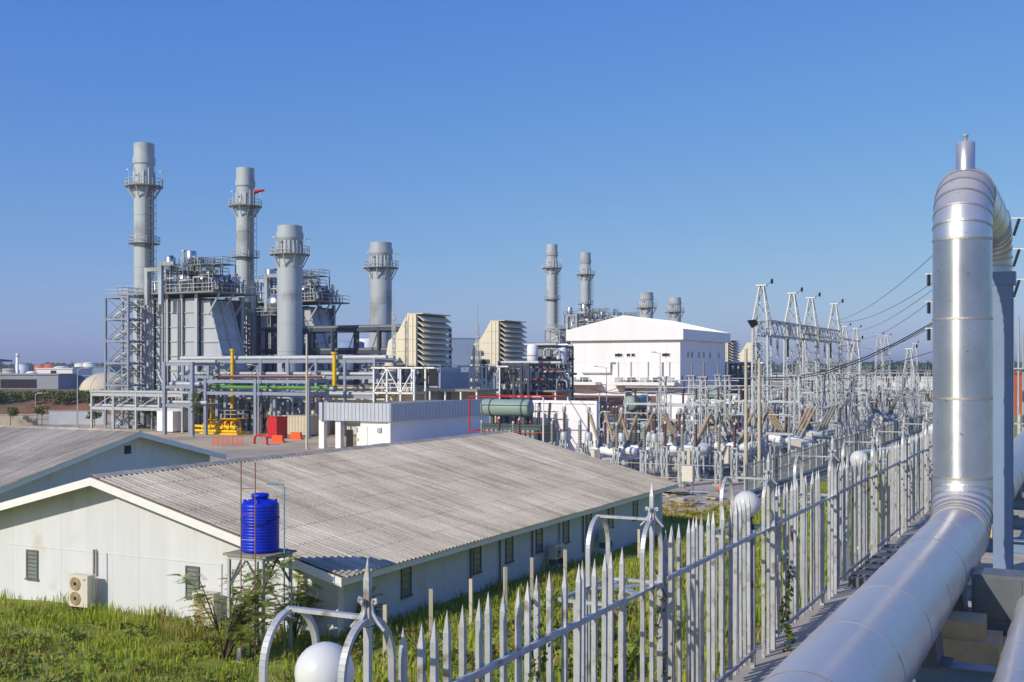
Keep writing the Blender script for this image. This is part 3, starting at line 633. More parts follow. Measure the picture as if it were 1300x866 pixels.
def sleeper(Y, label, x0=-2.7, x1=2.5, z=5.42, plinths=True):
    t = thing('pipe_sleeper', label, 'pipe support', ((x0+x1)/2, Y, 5.0), 0, 'blue-grey sleepers under the pipes'); w = (x1-x0)/2; zz = z-5
    b = MB(); b.box(-w,w,-.12,.12,zz-.02,zz); b.box(-w,w,-.12,.12,zz-.26,zz-.24); b.box(-w,w,-.01,.01,zz-.239,zz-.021); b.build('beam', 'pipeframe', t)
    for sx in (-w+.55,w-1.6):
        MB().box(sx-.28,sx+.28,-.28,.28,-.1,zz-.261).build('plinth', 'plinth', t)
for i, Y in enumerate((7.2, 10.4, 13.6, 16.6, 19.3, 24.0, 27.6, 31.5, 36)):
    sleeper(Y, f'blue-grey steel sleeper beam on concrete plinths under the pipes, {ORD[i]} from the camera', z=5.7 if i != 4 else 5.62)
    if Y < 19 or Y > 26:
        s_ = thing('pipe_shoe', f'grey box-shaped pipe shoe under the large pipe, {ORD[i]} from the camera', 'pipe shoe', (PX, Y, 5.702), 0, 'pipe shoes')
        MB().prism([(-.34,0),(.34,0),(.30,.42),(-.30,.42)], -.3, .3).build('saddle', 'galvdark', s_)
        MB().box(-.45,.45,-.2,.2,-.0,.03).build('sole_plate', 'galvdark', s_)
big = thing('concrete_pier', 'large tan concrete pier under the big pipe elbow', 'pier', (PX+.35, 15.3, 5.0)); MB().box(-.5,.5,-.4,.4,-.1,.68).build('block', 'plinth', big); MB().box(-.32,.32,-.3,.3,.681,.9).build('cap', 'plinth', big)
bx_ = thing('junction_box', 'plain grey steel box fixed under the big pipe beside its elbow', 'box', (PX+.78, 16.2, 5.72)); MB().box(-.32,.32,-.28,.28,.0,.62).build('body', 'galvdark', bx_); MB().box(-.28,.28,-.30,-.281,.05,.57).build('door', 'galvdark', bx_)

# ================================================================== power units
def ringrail(mb, r, z, h=1.1, n=18):
    p = [(r*math.cos(2*math.pi*i/n), r*math.sin(2*math.pi*i/n), z) for i in range(n+1)]
    for a, b in zip(p[:-1], p[1:]):
        for q in (h, h*.5): mb.bar((a[0],a[1],z+q),(b[0],b[1],z+q),.07)
        mb.bar(a,(a[0],a[1],z+h),.07)
def stack(t, r, H, zp, rp, z0=0, top=5.2, silencer=False, la_a=-.15):
    segs = []; n = 28
    shell = MB()
    zs = list(np.arange(z0, zp-1, 4.2)) + [zp]
    for a, b in zip(zs[:-1], zs[1:]): shell.lathe(0,0,[(r,a),(r,b-.06)],n); shell.lathe(0,0,[(r+.05,b-.06),(r+.05,b)],n)
    sh = shell.build('shell', 'stackgrey', t)
    if silencer:
        MB().lathe(0,0,[(r*.97,zp),(r*.97,zp+2.0)],n).build('silencer_drum', 'stackgrey', t)
        for k in range(20):
            a = 2*math.pi*k/20; MB().bar((r*math.cos(a),r*math.sin(a),zp+.1),(r*math.cos(a),r*math.sin(a),zp+1.95),.14).build('stiffener', 'casing', t)
        MB().steps(0,0,[(r*1.0,zp+2.0,r*1.09,zp+2.4),(r*1.09,zp+2.4,r*1.09,zp+3.2),(r*1.0,zp+3.2,r*1.0,zp+4.2)],n).build('collar', 'stackgrey', t)
    else:
        MB().lathe(0,0,[(r,zp),(r,zp+3.4)],n).build('upper_shell', 'stackgrey', t)
        MB().steps(0,0,[(r*1.03,zp+3.4,r*1.12,zp+3.6),(r*1.12,zp+3.6,r*1.12,zp+4.6),(r*1.02,zp+4.6,r*1.02,H)],n).build('collar', 'stackgrey', t)
        for k in range(12):
            a = 2*math.pi*k/12+.2; MB().cbox(r*1.0*math.cos(a), r*1.0*math.sin(a), zp+1.3, .22,.22,1.2+.9*(k%3)).build('instrument_box', 'casing', t)
    MB().steps(0,0,[(.98,H-1.3,.98,H-1.0)],8) 
    dk = MB().lathe(0,0,[(r+.02,zp-.22),(rp,zp-.14),(rp,zp),(r+.02,zp)],n).build('platform', 'deck', t)
    rr = MB(); ringrail(rr, rp-.06, zp); rr.build('railing', 'galv', dk)
    for k in range(10):
        a = 2*math.pi*k/10; MB().bar((rp*.93*math.cos(a),rp*.93*math.sin(a),zp-.2),(r*math.cos(a),r*math.sin(a),zp-2.0),.16).build('bracket', 'casing', dk)
    for k in range(3):
        a = .4+2.1*k; l = MB().bar((rp*math.cos(a),rp*math.sin(a),zp),(rp*math.cos(a),rp*math.sin(a),zp+2.3),.07); l.cbox(rp*math.cos(a)-.2,rp*math.sin(a),zp+2.3,.5,.25,.2); l.build('lamp', 'galv', dk)
    la = MB(); a = la_a                                      # ladder with cage
    lx, ly = (r+.28)*math.cos(a), (r+.28)*math.sin(a); tx, ty = -math.sin(a)*.32, math.cos(a)*.32
    for s in (-1,1): la.bar((lx+s*tx,ly+s*ty,z0+.5),(lx+s*tx,ly+s*ty,zp+1),.09)
    for z in np.arange(z0+1, zp, .6): la.bar((lx-tx,ly-ty,z),(lx+tx,ly+ty,z),.06)
    ox, oy = math.cos(a)*.75, math.sin(a)*.75
    for z in np.arange(z0+2.5, zp, 1.2):
        for p, q in (((lx-tx,ly-ty),(lx-tx+ox,ly-ty+oy)),((lx-tx+ox,ly-ty+oy),(lx+tx+ox,ly+ty+oy)),((lx+tx+ox,ly+ty+oy),(lx+tx,ly+ty))): la.bar((*p,z),(*q,z),.06)
    for s in (-1,1): la.bar((lx+s*tx+ox,ly+s*ty+oy,z0+2.5),(lx+s*tx+ox,ly+s*ty+oy,zp),.06)
    la.build('ladder', 'galvdark', t)
    return t
TRAIN = [(-135.0,137.0),(-135.3,162.0),(-138.8,301.5),(-139.3,327.5)]
WHO = ['nearest left', 'second', 'third', 'farthest']
def train(maker, names):
    root = maker(); x0, y0 = TRAIN[0]; root.location = (root.location.x + x0, root.location.y + y0, root.location.z); root['label'] = names[0]
    out = [root]
    for k in range(1, 4):
        x, y = TRAIN[k]; out.append(dup(root, root.location + Vector((x-x0, y-y0, 0)), None, names[k]))
    return out
def mk():
    t = thing('exhaust_stack', '', 'smokestack', group='tall boiler stacks'); stack(t, 1.58, 45.0, 38.2, 2.95)
    d = MB().lathe(0,0,[(1.6,29-.1),(2.5,29-.05),(2.5,29)],20); d.build('mid_platform', 'deck', t)
    m = MB(); ringrail(m, 2.45, 29, n=10); m.build('mid_railing', 'galv', t)
    for k in range(2): MB().tube((1.35+.3*k,-1.05+.3*k,8),(1.35+.3*k,-1.05+.3*k,37),.08,6).build('riser_pipe', 'galvdark', t)
    return t
STK = train(mk, ['tallest grey exhaust stack, leftmost, with round platform near the top', 'second grey exhaust stack from the left, with a red windsock beside it', 'left one of the two distant slim stacks above the white hall', 'right one of the two distant slim stacks above the white hall'])
def mk():
    t = thing('bypass_stack', '', 'smokestack', (29,0,0), group='thick bypass stacks'); stack(t, 1.85, 30.2, 26.0, 2.95, 7.4, silencer=True, la_a=1.9)
    MB().box(-2.2,2.2,-2.2,2.2,6.9,7.39).build('base_frame', 'bluesteel', t)
    for sx in (-2,2):
        for sy in (-2,2): MB().bar((sx,sy,0),(sx,sy,6.9),.45).build('leg', 'bluesteel', t)
    return t
train(mk, ['thick plain bypass stack in front of the second boiler', 'thick bypass stack standing alone left of the cream intake houses', 'left one of two stack tops showing over the white hall roof', 'right one of two stack tops showing over the white hall roof'])
def hrsg():
    t = thing('heat_recovery_boiler', '', 'boiler', group='heat recovery boilers')
    MB().box(5,16.5,-5.6,3.6,2.2,19.6).build('core', 'darksteel', t)
    bays = np.linspace(5,16.5,5); tiers = np.linspace(2.2,19.6,9)
    for i in range(4):
        for j in range(8): MB().box(bays[i]+.32,bays[i+1]-.32,-5.85,-5.6,tiers[j]+.07,tiers[j+1]-.07).build('casing_panel', 'casing', t)
    for j in range(1,8): MB().box(5.2,16.4,-6.02,-5.86,tiers[j]-.06,tiers[j]+.06).build('stiffener', 'casing', t)
    for i in range(5):
        c = MB(); x = bays[i]; c.box(x-.24,x+.24,-6.32,-6.24,0,20.2); c.box(x-.06,x+.06,-6.239,-5.9,0,20.2); c.build('buckstay', 'casing', t)
    for x in np.linspace(5,16.5,5): MB().box(x-.25,x+.25,3.7,4.2,0,20.2).build('buckstay', 'casing', t)
    # outlet hood to the stack
    MB().prism([(1.2,9),(1.2,19),(4.9,19.4),(4.9,4),(3,4)], -3.5, 3.5).build('outlet_hood', 'casing', t)
    # sloping inlet duct with its own ribs
    i_ = MB().prism([(16.6,2.4),(16.6,19.2),(18.0,19.2),(22.2,5.5),(22.2,2.4)], -5.3, -0.4).build('inlet_duct', 'casing', t)
    for k in range(7):
        z = 4.5+k*2.1; xe = 18.0+(19.2-z)*(4.2/13.7); MB().box(16.7,xe+.1,-5.5,-5.3,z,z+.14).build('rib', 'casing', i_)
    for k in range(6):
        z = 6.5+k*2.3; xe = 18.0+(19.2-z)*(4.2/13.7); MB().box(xe-.1,xe+.16,-5.4,-0.3,z,z+.2).build('rib', 'casing', i_)
    for yy in (-5.3,-2.8,-0.4): MB().bar((18.15,yy,19.2),(22.35,yy,5.5),.2).build('rib', 'casing', i_)
    MB().box(22.2,31.5,-3.4,3.4,2.4,7).build('exhaust_duct', 'casing', t)
    # drum deck
    d = MB(); d.box(2,21,-7.6,2.4,20.2,20.42); dk = d.build('drum_deck', 'deck', t)
    rl = MB(); railing(rl, [(2,-7.5,20.42),(20.9,-7.5,20.42),(20.9,2.3,20.42),(2,2.3,20.42),(2,-7.5,20.42)], 1.15, 1.9, .04); rl.build('railing', 'galv', dk)
    for yy in (-6,-3,0): MB().bar((20.8,yy,20.1),(18.6,yy,17.0),.2).build('bracket', 'casing', dk)
    for k in range(30): MB().cbox(2.6+k*.8, -8.22, 20.3, .5,.06,.14)
    # upper deck, drums, silencers
    for x, z, L, r in ((13.5,22.4,7.5,1.0),(17.5,22.3,7.5,.85)):
        dr = MB().lathe(0,0,[(.02,-L/2-.45),(r*.6,-L/2-.35),(r*.92,-L/2-.1),(r,-L/2+.1),(r,L/2-.1),(r*.92,L/2+.1),(r*.6,L/2+.35),(.02,L/2+.45)],20,axis=(0,1,0),o=(x,-2.2,z)).build('steam_drum', 'silver', t)
        for yy in (-2.4,2.4): MB().box(x-r*.8,x+r*.8,yy-2.4,yy-2.0,20.42,z-r*.7).build('saddle', 'bluesteel', dr)
    for x, y, z in ((5.6,0,26.6),(10.3,-.5,27.3)):
        s = MB().lathe(x,y,[(.8,z-2.0),(.82,z-1.9),(.82,z-.1),(.75,z)],18).build('vent_silencer', 'silver', t)
        f = MB()
        for sx in (-1.1,1.1):
            for sy in (-1.1,1.1): f.bar((x+sx,y+sy,20.4),(x+sx,y+sy,z-2.1),.17)
        for zz in (22.2,24.0,z-2.2):
            for a, b in (((-1.1,-1.1),(1.1,-1.1)),((1.1,-1.1),(1.1,1.1)),((1.1,1.1),(-1.1,1.1)),((-1.1,1.1),(-1.1,-1.1))): f.bar((x+a[0],y+a[1],zz),(x+b[0],y+b[1],zz),.14)
        f.bar((x-1.1,y-1.1,20.4),(x+1.1,y-1.1,22.2),.1); f.bar((x+1.1,y-1.1,22.2),(x-1.1,y-1.1,24),.1)
        for zz in (z-2.2,): railing(f, [(x-1.3,y-1.3,zz),(x+1.3,y-1.3,zz),(x+1.3,y+1.3,zz),(x-1.3,y+1.3,zz)], 1.0, 1.3)
        f.build('silencer_stand', 'darksteel', s); MB().tube((x,y,20.5),(x,y,z-2),.3,8).build('vent_pipe', 'silver', s)
    rd = random.Random(5)
    for k, (x0, x1, y0, y1, z) in enumerate(((11.5,14.5,-6.8,-3,23.6),(15,17.5,-6.3,-2,24.4),(17.8,20.4,-7,-3.5,22.8),(12,17,-1,2,25.0))):   # small access platforms over the drums
        ud = MB().box(x0,x1,y0,y1,z,z+.1).build('access_deck', 'deck', t); f = MB(); railing(f,[(x0,y0,z+.1),(x1,y0,z+.1),(x1,y1,z+.1),(x0,y1,z+.1),(x0,y0,z+.1)],1.05,1.3)
        for x in (x0,x1):
            for y in (y0,y1): f.bar((x,y,20.42),(x,y,z),.14)
        f.build('deck_frame', 'galvdark', ud)
    for k in range(70):                                      # valves and pipes on the decks
        x = rd.uniform(7,20.7); y = rd.uniform(-7.3,2); z = 20.42; hgt = rd.uniform(1.2,3.2) + (3.6*max(0,1-abs(x-12.5)/6) if k % 2 else 0)
        r0 = rd.uniform(.08,.2); m = MB().tube((x,y,z),(x,y,z+hgt),r0,7); m.sweep([(x,y,z+hgt*.7),(x+.6,y-.2,z+hgt*.7),(x+.9,y-.3,z+.2)],r0*.8,6); m.cbox(x,y,z+hgt,.42,.42,.3)
        m.build('valve', rd.choice(['silver','galv','galv','galvdark','darksteel']), t)
    for k in range(4):
        x = 9+k*2.7; MB().sweep([(x,-7.4,20.5),(x,-7.4,20.9+1.2+.4*(k%2)),(x+2.0,-7.4,22.1+.4*(k%2)),(x+2.0,-4,22.1)],.16,8).build('steam_pipe', 'galv', t)
    # tall pipes down the front
    for x, m, z1 in ((7.6,'galv',19.4),(10.4,'galvdark',19.5),(13.4,'galvdark',19.4)):
        pts = [(x,-6.6,3.0),(x,-6.6,z1)] + ([(x+.3,-6.6,z1+.3),(x+2.4,-6.6,z1+.3)] if z1 > 20 else [])
        MB().sweep(pts, .24 if z1 > 20 else .14, 8).build('downcomer', m, t)
    for x, z1 in ((8.4,24.2),(11.2,25.0)):                     # pale square vent ducts over the deck edge
        v = MB().box(x-.3,x+.3,-8.2,-7.65,18.6,z1); v.box(x+.301,x+2.6,-8.15,-7.7,z1-.6,z1-.03); v.build('vent_duct', 'stackgrey', t)
    MB().sweep([(9.9,-7.0,8),(13.5,-7.4,3.5)],.22,8).build('downcomer', 'galv', t); MB().sweep([(12.6,-7.0,8.2),(16,-7.4,4)],.22,8).build('downcomer', 'galv', t)
    return t
train(hrsg, ['grey ribbed heat recovery boiler with pipes and decks on top, leftmost', 'boiler half hidden behind the thick bypass stack, silver drum end showing', 'distant boiler below the two slim stacks, left of the white hall', 'farthest boiler, mostly hidden behind the white hall'])
def stairs():
    t = thing('stair_tower', '', 'stair tower', (5.0,-8.9,0), group='boiler stair towers'); w, d, H = 2.3, 1.7, 19.8
    for sx in (-w,w):
        for sy in (-d,d): MB().bar((sx,sy,0),(sx,sy,H),.3).build('column', 'bluesteel', t)
    n = 6; f = MB(); 
    for k in range(n+1):
        z = max(.3, H*k/n-.1)
        for a, b in (((-w,-d),(w,-d)),((w,-d),(w,d)),((w,d),(-w,d)),((-w,d),(-w,-d))): MB().bar((*a,z),(*b,z),.2,.26).build('beam', 'bluesteel', t)
    for k in range(n):
        z0, z1 = H*k/n, H*(k+1)/n
        for s in (-d,d):
            MB().bar((-w,s,z0),(w,s,z1),.13).build('brace', 'bluesteel', t); MB().bar((w,s,z0),(-w,s,z1),.13).build('brace', 'bluesteel', t)
        zm = (z0+z1)/2
        for (xa,xb,za,zb,yy) in ((-w+.6,w-.6,z0,zm,-.75),(w-.6,-w+.6,zm,z1,.75)):
            fl = MB().bar((xa,yy-.55,za+.1),(xb,yy-.55,zb+.1),.08,.3); fl.bar((xa,yy+.55,za+.1),(xb,yy+.55,zb+.1),.08,.3)
            for s in range(9): q = (s+.5)/9; fl.cbox(xa+(xb-xa)*q, yy, za+(zb-za)*q+.15, .32,1.0,.05)
            fl.bar((xa,yy-.55,za+1.2),(xb,yy-.55,zb+1.2),.07); fl.bar((xa,yy+.55,za+1.2),(xb,yy+.55,zb+1.2),.07); fl.build('stair_flight', 'galv', t)
        MB().box(w-1.0,w-.1,-1.4,1.4,zm-.05,zm+.05).build('landing', 'deck', t); MB().box(-w+.1,-w+1.0,-1.4,1.4,z1-.05,z1+.05).build('landing', 'deck', t)
    f = MB(); railing(f,[(-w,-d,H),(w,-d,H),(w,d,H)],1.1,1.5); f.build('railing', 'galv', t)
    for k in range(5): MB().box(-w+.2,w-.2,d-.5,d-.2,3.3*k+3.0,3.3*k+3.25).build('cable_tray', 'darksteel', t)
    return t
train(stairs, ['open steel stair tower left of the leftmost boiler', 'stair tower behind the leftmost boiler, hardly visible', 'distant stair tower beside the third boiler', 'farthest stair tower behind the white hall'])
def intake():
    t = thing('intake_filter_house', '', 'air intake', (48.2,0,0), group='cream air intake houses')
    poly = [(5.2,9.4),(5.2,16.4),(3.9,16.6),(2.2,13.9),(.75,12.8),(.05,9.0),(.05,4.2),(2.6,4.2),(2.6,6.6),(3.8,9.4)]
    MB().prism(poly, -4, 3.6).build('hood_duct', 'cream', t)
    for z in (7.2,9.6,11.4,13.0,14.8):
        xa = [p for p in ((.1,.1) if z < 9 else ((.75 if z < 12.9 else 2.2 if z < 14 else 2.9),0))][0]
        MB().box(xa+.15,5.1 if z > 9.4 else 2.5,-4.06,-4.0,z,z+.07).build('seam', 'beige', t)
    for x in (3.9,4.6): MB().box(x,x+.12,-4.1,-4.0,9.5,16.3).build('stiffener', 'cream', t)
    MB().prism([(2.6,6.4),(3.4,7.4),(3.4,9.6),(2.6,10.6),(1.9,9.6),(1.9,7.4)], -4.03,-4.001).build('recess_shade', 'darksteel', t)  # flat dark plate painting the shade of the opening under the sloping duct
    MB().box(5.2,5.5,-4.0,3.6,9.3,16.35).build('louvre_backing', 'darksteel', t)
    for k in range(9):
        z = 9.35+k*.76
        MB().add([(5.5,-4,z+.78),(5.5,3.6,z+.78),(6.45,3.6,z+.12),(6.45,-4,z+.12),(5.5,-4,z+.66),(5.5,3.6,z+.66),(6.42,3.6,z+.0),(6.42,-4,z+.0)],
            [(0,3,2,1),(4,5,6,7),(3,7,6,2),(0,4,7,3),(1,2,6,5)]).build('louvre', 'cream', t)
    MB().box(3.7,6.3,-4.05,3.65,16.42,16.55).build('roof_lip', 'beige', t)
    for yy in (-3.8,3.4):
        for x in (.3,5.0): MB().bar((x,yy,0),(x,yy,9.35 if x > 3 else 4.2),.3).build('leg', 'bluesteel', t)
    return t
train(intake, ['cream louvred air intake house, left one of the near pair', 'cream louvred air intake house, right one of the near pair', 'small distant cream intake house right of the white hall, left one', 'small distant cream intake house right of the white hall, right one'])
def gt():
    t = thing('turbine_enclosure', '', 'turbine enclosure', (44,0,0), group='gas turbine enclosures')
    MB().box(0,12.8,-3.2,4.4,1,8.4).build('body', 'bluesteel', t)
    for k in range(4): MB().box(.3+k*3.1,3.1+k*3.1,-3.35,-3.2,1.4,8.0).build('side_panel', 'casing', t)
    for k in range(2): MB().box(9.6+k*1.5,10.9+k*1.5,-3.5,-3.351,6.7,9.0).build('black_louvre', 'black', t)
    MB().box(6,12,-2.5,3.6,8.4,9.2).build('roof_box', 'casing', t)
    f = MB(); railing(f,[(0,-3.1,8.4),(12.7,-3.1,8.4)],1.1,1.6); f.build('railing', 'galv', t)
    return t
train(gt, ['grey gas turbine enclosure under the left near intake house', 'grey gas turbine enclosure under the right near intake house', 'distant turbine enclosure right of the white hall', 'farthest turbine enclosure right of the white hall'])
# large drum on the second boiler
dX = onY(346,152.5); dZ = zat(385,dX,152.5); dr = thing('steam_drum', 'big silver drum end left of the thick bypass stack, on the second boiler', 'drum', (dX,155.5,dZ))
MB().lathe(0,0,[(.05,-3.4),(.8,-3.25),(1.35,-2.9),(1.55,-2.4),(1.55,2.4),(1.35,2.9),(.8,3.25),(.05,3.4)],28,axis=(0,1,0),o=(0,0,0)).build('shell','silver',dr)
for yy in (-1.8,1.8): MB().box(-1.2,1.2,yy-.2,yy+.2,-dZ+12,-1.0).build('saddle','darksteel',dr)
f = MB(); f.box(-2.6,2.6,-4.2,3.6,-2.1,-1.95); f.build('platform','deck',dr)
f = MB(); railing(f,[(-2.6,-4.2,-1.95),(2.6,-4.2,-1.95),(2.6,3.6,-1.95),(-2.6,3.6,-1.95),(-2.6,-4.2,-1.95)],1.1,1.3); f.build('railing','galv',dr)
for sx in (-2.4,2.4):
    for yy in (-4,3.4): MB().bar((sx,yy,-dZ),(sx,yy,-2.1),.3).build('column','darksteel',dr)
for q in range(5): MB().tube((-1.6+q*.8,-.6+q*.3,1.2),(-1.6+q*.8,-.6+q*.3,2.6+.5*(q%3)),.14,8).build('riser_pipe','galv',dr)
# windsock on the second stack
wx, wy, _ = C(322, 244, 204); ws = thing('windsock', 'red windsock flying beside the second stack platform', 'windsock', (wx, wy, 38.0), TH)
MB().tube((0,0,0),(0,0,2.9),.06,6).build('mast', 'galv', ws); MB().tube((.1,0,2.5),(1.9,0,2.9),.38,10,.18,False).build('sock', 'red', ws)

# ---- pipe racks
def rack(name, label, x0, x1, y, dep, levels, ncol, pipes, cm='bluesteel', colw=.35, group='pipe racks'):
    t = thing(name, label, 'pipe rack', ((x0+x1)/2, y, 0), 0, group); L = (x1-x0)/2; rd = random.Random(int(abs(x0)*7+y)); x0 = float(x0); x1 = float(x1)
    xs_ = np.linspace(-L, L, ncol); top = max(levels)
    for x in xs_:
        for yy in (-dep/2, dep/2): MB().bar((x,yy,0),(x,yy,top+.3),colw).build('column', cm, t)
        for z in levels: MB().bar((x,-dep/2,z),(x,dep/2,z),.22,.35).build('cross_beam', cm, t)
    for z in levels:
        for yy in (-dep/2, dep/2): MB().bar((-L,yy,z),(L,yy,z),.2,.42).build('beam', cm, t)
    for i, (z, yy, r, m) in enumerate(pipes):
        MB().tube((-L-rd.uniform(0,2),yy,z),(L+rd.uniform(0,2),yy,z),r,10).build('pipe', m, t)
    b = MB()
    for a, c in zip(xs_[:-1], xs_[1:]):
        if rd.random() < .6: b.bar((a,-dep/2,levels[0]),(c,-dep/2,top),.1)
    if b.v: b.build('brace', cm, t)
    return t
rack('pipe_rack', 'tall blue-grey portal pipe rack in front of the leftmost boiler', -112.5, -107.6, 120.5, 5, [4.0,6.5,9.6], 2, [(4.4,-1.5,.25,'galv'),(6.9,-1,.3,'galv'),(7.0,1,.35,'silver'),(9.95,0,.25,'galv')], colw=.45)
rack('pipe_rack', 'pale blue pipe rack carrying a bright green pipe, left of the thick stack', -106.6, -89.5, 121.5, 4, [5.7,7.3], 3, [(6.5,.2,.2,'green'),(6.4,1.2,.2,'galv'),(7.9,.3,.14,'redbrown'),(7.9,.9,.22,'galv')], colw=.42)
rack('pipe_rack', 'long raised pipe rack with silver pipe running behind the thick stack', -117, -84, 129, 5, [5.2,7.8,10.0], 8, [(10.5,-1.9,.32,'galv'),(10.5,.4,.3,'galv'),(8.3,-1.8,.25,'galv'),(8.2,-.9,.3,'galv'),(8.2,.4,.2,'galvdark'),(5.6,-1.5,.3,'galv'),(5.7,.5,.4,'silver')])
rack('pipe_rack', 'low pipe rack in front of the leftmost boiler', -131, -113.5, 124.5, 4, [3.2,5.2], 5, [(3.6,-1.5,.22,'galv'),(3.6,-.6,.16,'galvdark'),(3.6,.3,.2,'galv'),(5.6,-1.4,.26,'galv'),(5.6,-.4,.16,'galv'),(5.6,.9,.2,'galv')], 'galv', .28)
rack('pipe_rack', 'dense pipe rack between the intake houses and the white hall, near tier', onY(652,152), onY(688,152), 152, 9, [4.5,7,9.5], 5, [(z+.4,yy,.22,m) for z in (4.5,7,9.5) for yy, m in ((-4,'galv'),(-2.4,'redbrown'),(-.6,'silver'),(1.5,'galvdark'),(3.4,'galv'))], 'darksteel')
rack('pipe_rack', 'tall dense pipe structure left of the white hall', onY(668,205), onY(714,205), 205, 10, [4,7.5,10.5,13.2], 6, [(z+.45,yy,.25,m) for z in (4,7.5,10.5,13.2) for yy, m in ((-5.4,'redbrown' if z < 8 else 'galv'),(-3.6,'galv'),(-1.6,'silver'),(1.5,'redbrown'),(4.4,'galv'))], 'darksteel')
rack('pipe_rack', 'steel pipe structure behind the near intake houses', onY(640,183), onY(700,183), 183, 8, [5,8,10.5], 6, [(z+.4,yy,.25,m) for z in (5,8,10.5) for yy, m in ((-3.6,'galv'),(-1.6,'redbrown'),(1.2,'silver'))], 'darksteel')
rack('pipe_rack', 'distant pipe structure right of the white hall below the small intakes', onY(921,283), onY(960,283), 283, 8, [4,7,10], 7, [(z+.4,yy,.3,m) for z in (4,7,10) for yy, m in ((-3.6,'galv'),(-1.6,'green' if z < 5 else 'galv'),(1.2,'silver'))], 'darksteel')
rack('pipe_rack', 'dark steel pipework between the two near boilers', -118, -88, 150, 7, [4,8,11.5,15], 8, [(z+.4,yy,.35,m) for z in (4,8,11.5,15) for yy, m in ((-3,'galvdark'),(-1,'silver'),(1.2,'galvdark'))], 'darksteel')
# vessels and equipment standing among the racks
def vessel(px, py, Y, r, hgt, label, m='whitewall', name='vertical_vessel'):
    X = onY(px, Y); z = zat(py, X, Y); t = thing(name, label, 'vessel', (X, Y, 0), 0, 'upright vessels among the pipework')
    MB().lathe(0,0,[(r*.3,z-hgt-.5),(r,z-hgt),(r,z-.35),(r*.8,z-.1),(r*.55,z)],18).build('shell', m, t); MB().lathe(0,0,[(r*1.08,z-hgt*.5),(r*1.08,z-hgt*.5+.15)],18).build('band', 'galv', t)
    for a in (.5,2.1,3.7,5.2): MB().bar((r*.8*math.cos(a),r*.8*math.sin(a),0),(r*.8*math.cos(a),r*.8*math.sin(a),z-hgt),.2).build('leg', 'darksteel', t)
vessel(676, 437, 178, .95, 4.0, 'white upright vessel with rounded cap right of the near intake houses'); vessel(713, 441, 203, 1.0, 3.2, 'white vessel at the left corner of the white hall')
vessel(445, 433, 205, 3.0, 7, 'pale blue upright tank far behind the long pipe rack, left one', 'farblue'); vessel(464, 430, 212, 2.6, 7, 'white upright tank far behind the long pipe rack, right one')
vessel(421, 563/1.32, 150, .55, 9, 'slim grey caged column right of the second boiler', 'galvdark')
rd = random.Random(31)
def clutter(n, px0, px1, y0, y1, zmax, group, lab):
    # single valve stations, each a pipe bend with a box and a hanger
    spots = sorted((rd.uniform(px0,px1), rd.uniform(y0,y1)) for k in range(n))
    for k, (px, y) in enumerate(spots):
        x = onY(px, y); hgt = rd.uniform(zmax*.35, zmax); m = rd.choice(['galv','galv','galv','galvdark','redbrown','darksteel'])
        t = thing('valve_station', f'{lab}, {ORD[k]} from the left', 'pipework', (x,y,0), rd.uniform(-.4,.4), group); r = rd.uniform(.1,.24); w = rd.uniform(1,3)
        MB().sweep([(0,0,0),(0,0,hgt-.4),(.15,0,hgt-.1),(.4,0,hgt),(w,0,hgt),(w+.3,0,hgt-.2),(w+.4,0,hgt-.6),(w+.4,0,0)], r, 8).build('pipe_bend', m, t)
        MB().cbox(0,0,hgt*.55,r*4,r*4,.5).build('valve_body', rd.choice(['galv','darksteel','beige']), t); MB().bar((w*.3,-.5,hgt+.05),(w*.3,.5,hgt+.05),.2).build('hanger', 'galv', t)
clutter(36, 190, 400, 123.5, 133, 9, 'pipe bends in front of the near boilers', 'pipe bend with valve among the pipework below the near boilers')
clutter(30, 655, 716, 186, 212, 13, 'pipe bends left of the white hall', 'pipe bend among the pipework left of the white hall')
clutter(18, 640, 712, 146, 182, 9, 'pipe bends right of the intake houses', 'nearer pipe bend right of the near intake houses')
clutter(12, 922, 958, 276, 300, 8, 'pipe bends right of the white hall', 'distant pipe bend below the small cream intake houses')

# white steel platforms beside the turbines
def frame(px0, px1, Y, z0, z1, label):
    x0, x1 = onY(px0,Y), onY(px1,Y); t = thing('access_platform', label, 'platform', ((x0+x1)/2, Y, 0), 0, 'white access platforms by the turbines'); w = (x1-x0)/2
    for x in np.linspace(-w,w,4):
        for yy in (-1.4,1.4): MB().bar((x,yy,0),(x,yy,z1),.2).build('post', 'fascia', t)
    for yy in (-1.4,1.4): MB().bar((-w-.4,yy,z1),(w+1.4,yy,z1),.2).build('beam', 'fascia', t); MB().bar((-w,yy,z0),(w,yy,z0),.2).build('beam', 'fascia', t)
    xs_ = np.linspace(-w,w,4)
    for i in range(3): MB().bar((xs_[i],-1.4,z0 if i != 1 else z1),(xs_[i+1],-1.4,z1 if i != 1 else z0),.12).build('brace', 'fascia', t)
    MB().box(-w,w,-1.35,1.35,z0+.1,z0+.18).build('deck', 'deck', t); f = MB(); railing(f,[(-w,-1.3,z0+.18),(w,-1.3,z0+.18)],1.1,1.2); f.build('railing', 'fascia', t)
frame(482, 533, 127.5, 5.8, 9.1, 'white braced platform left of the left near intake house'); frame(590, 640, 147, 5.6, 9.3, 'white braced platform below the right near intake house')
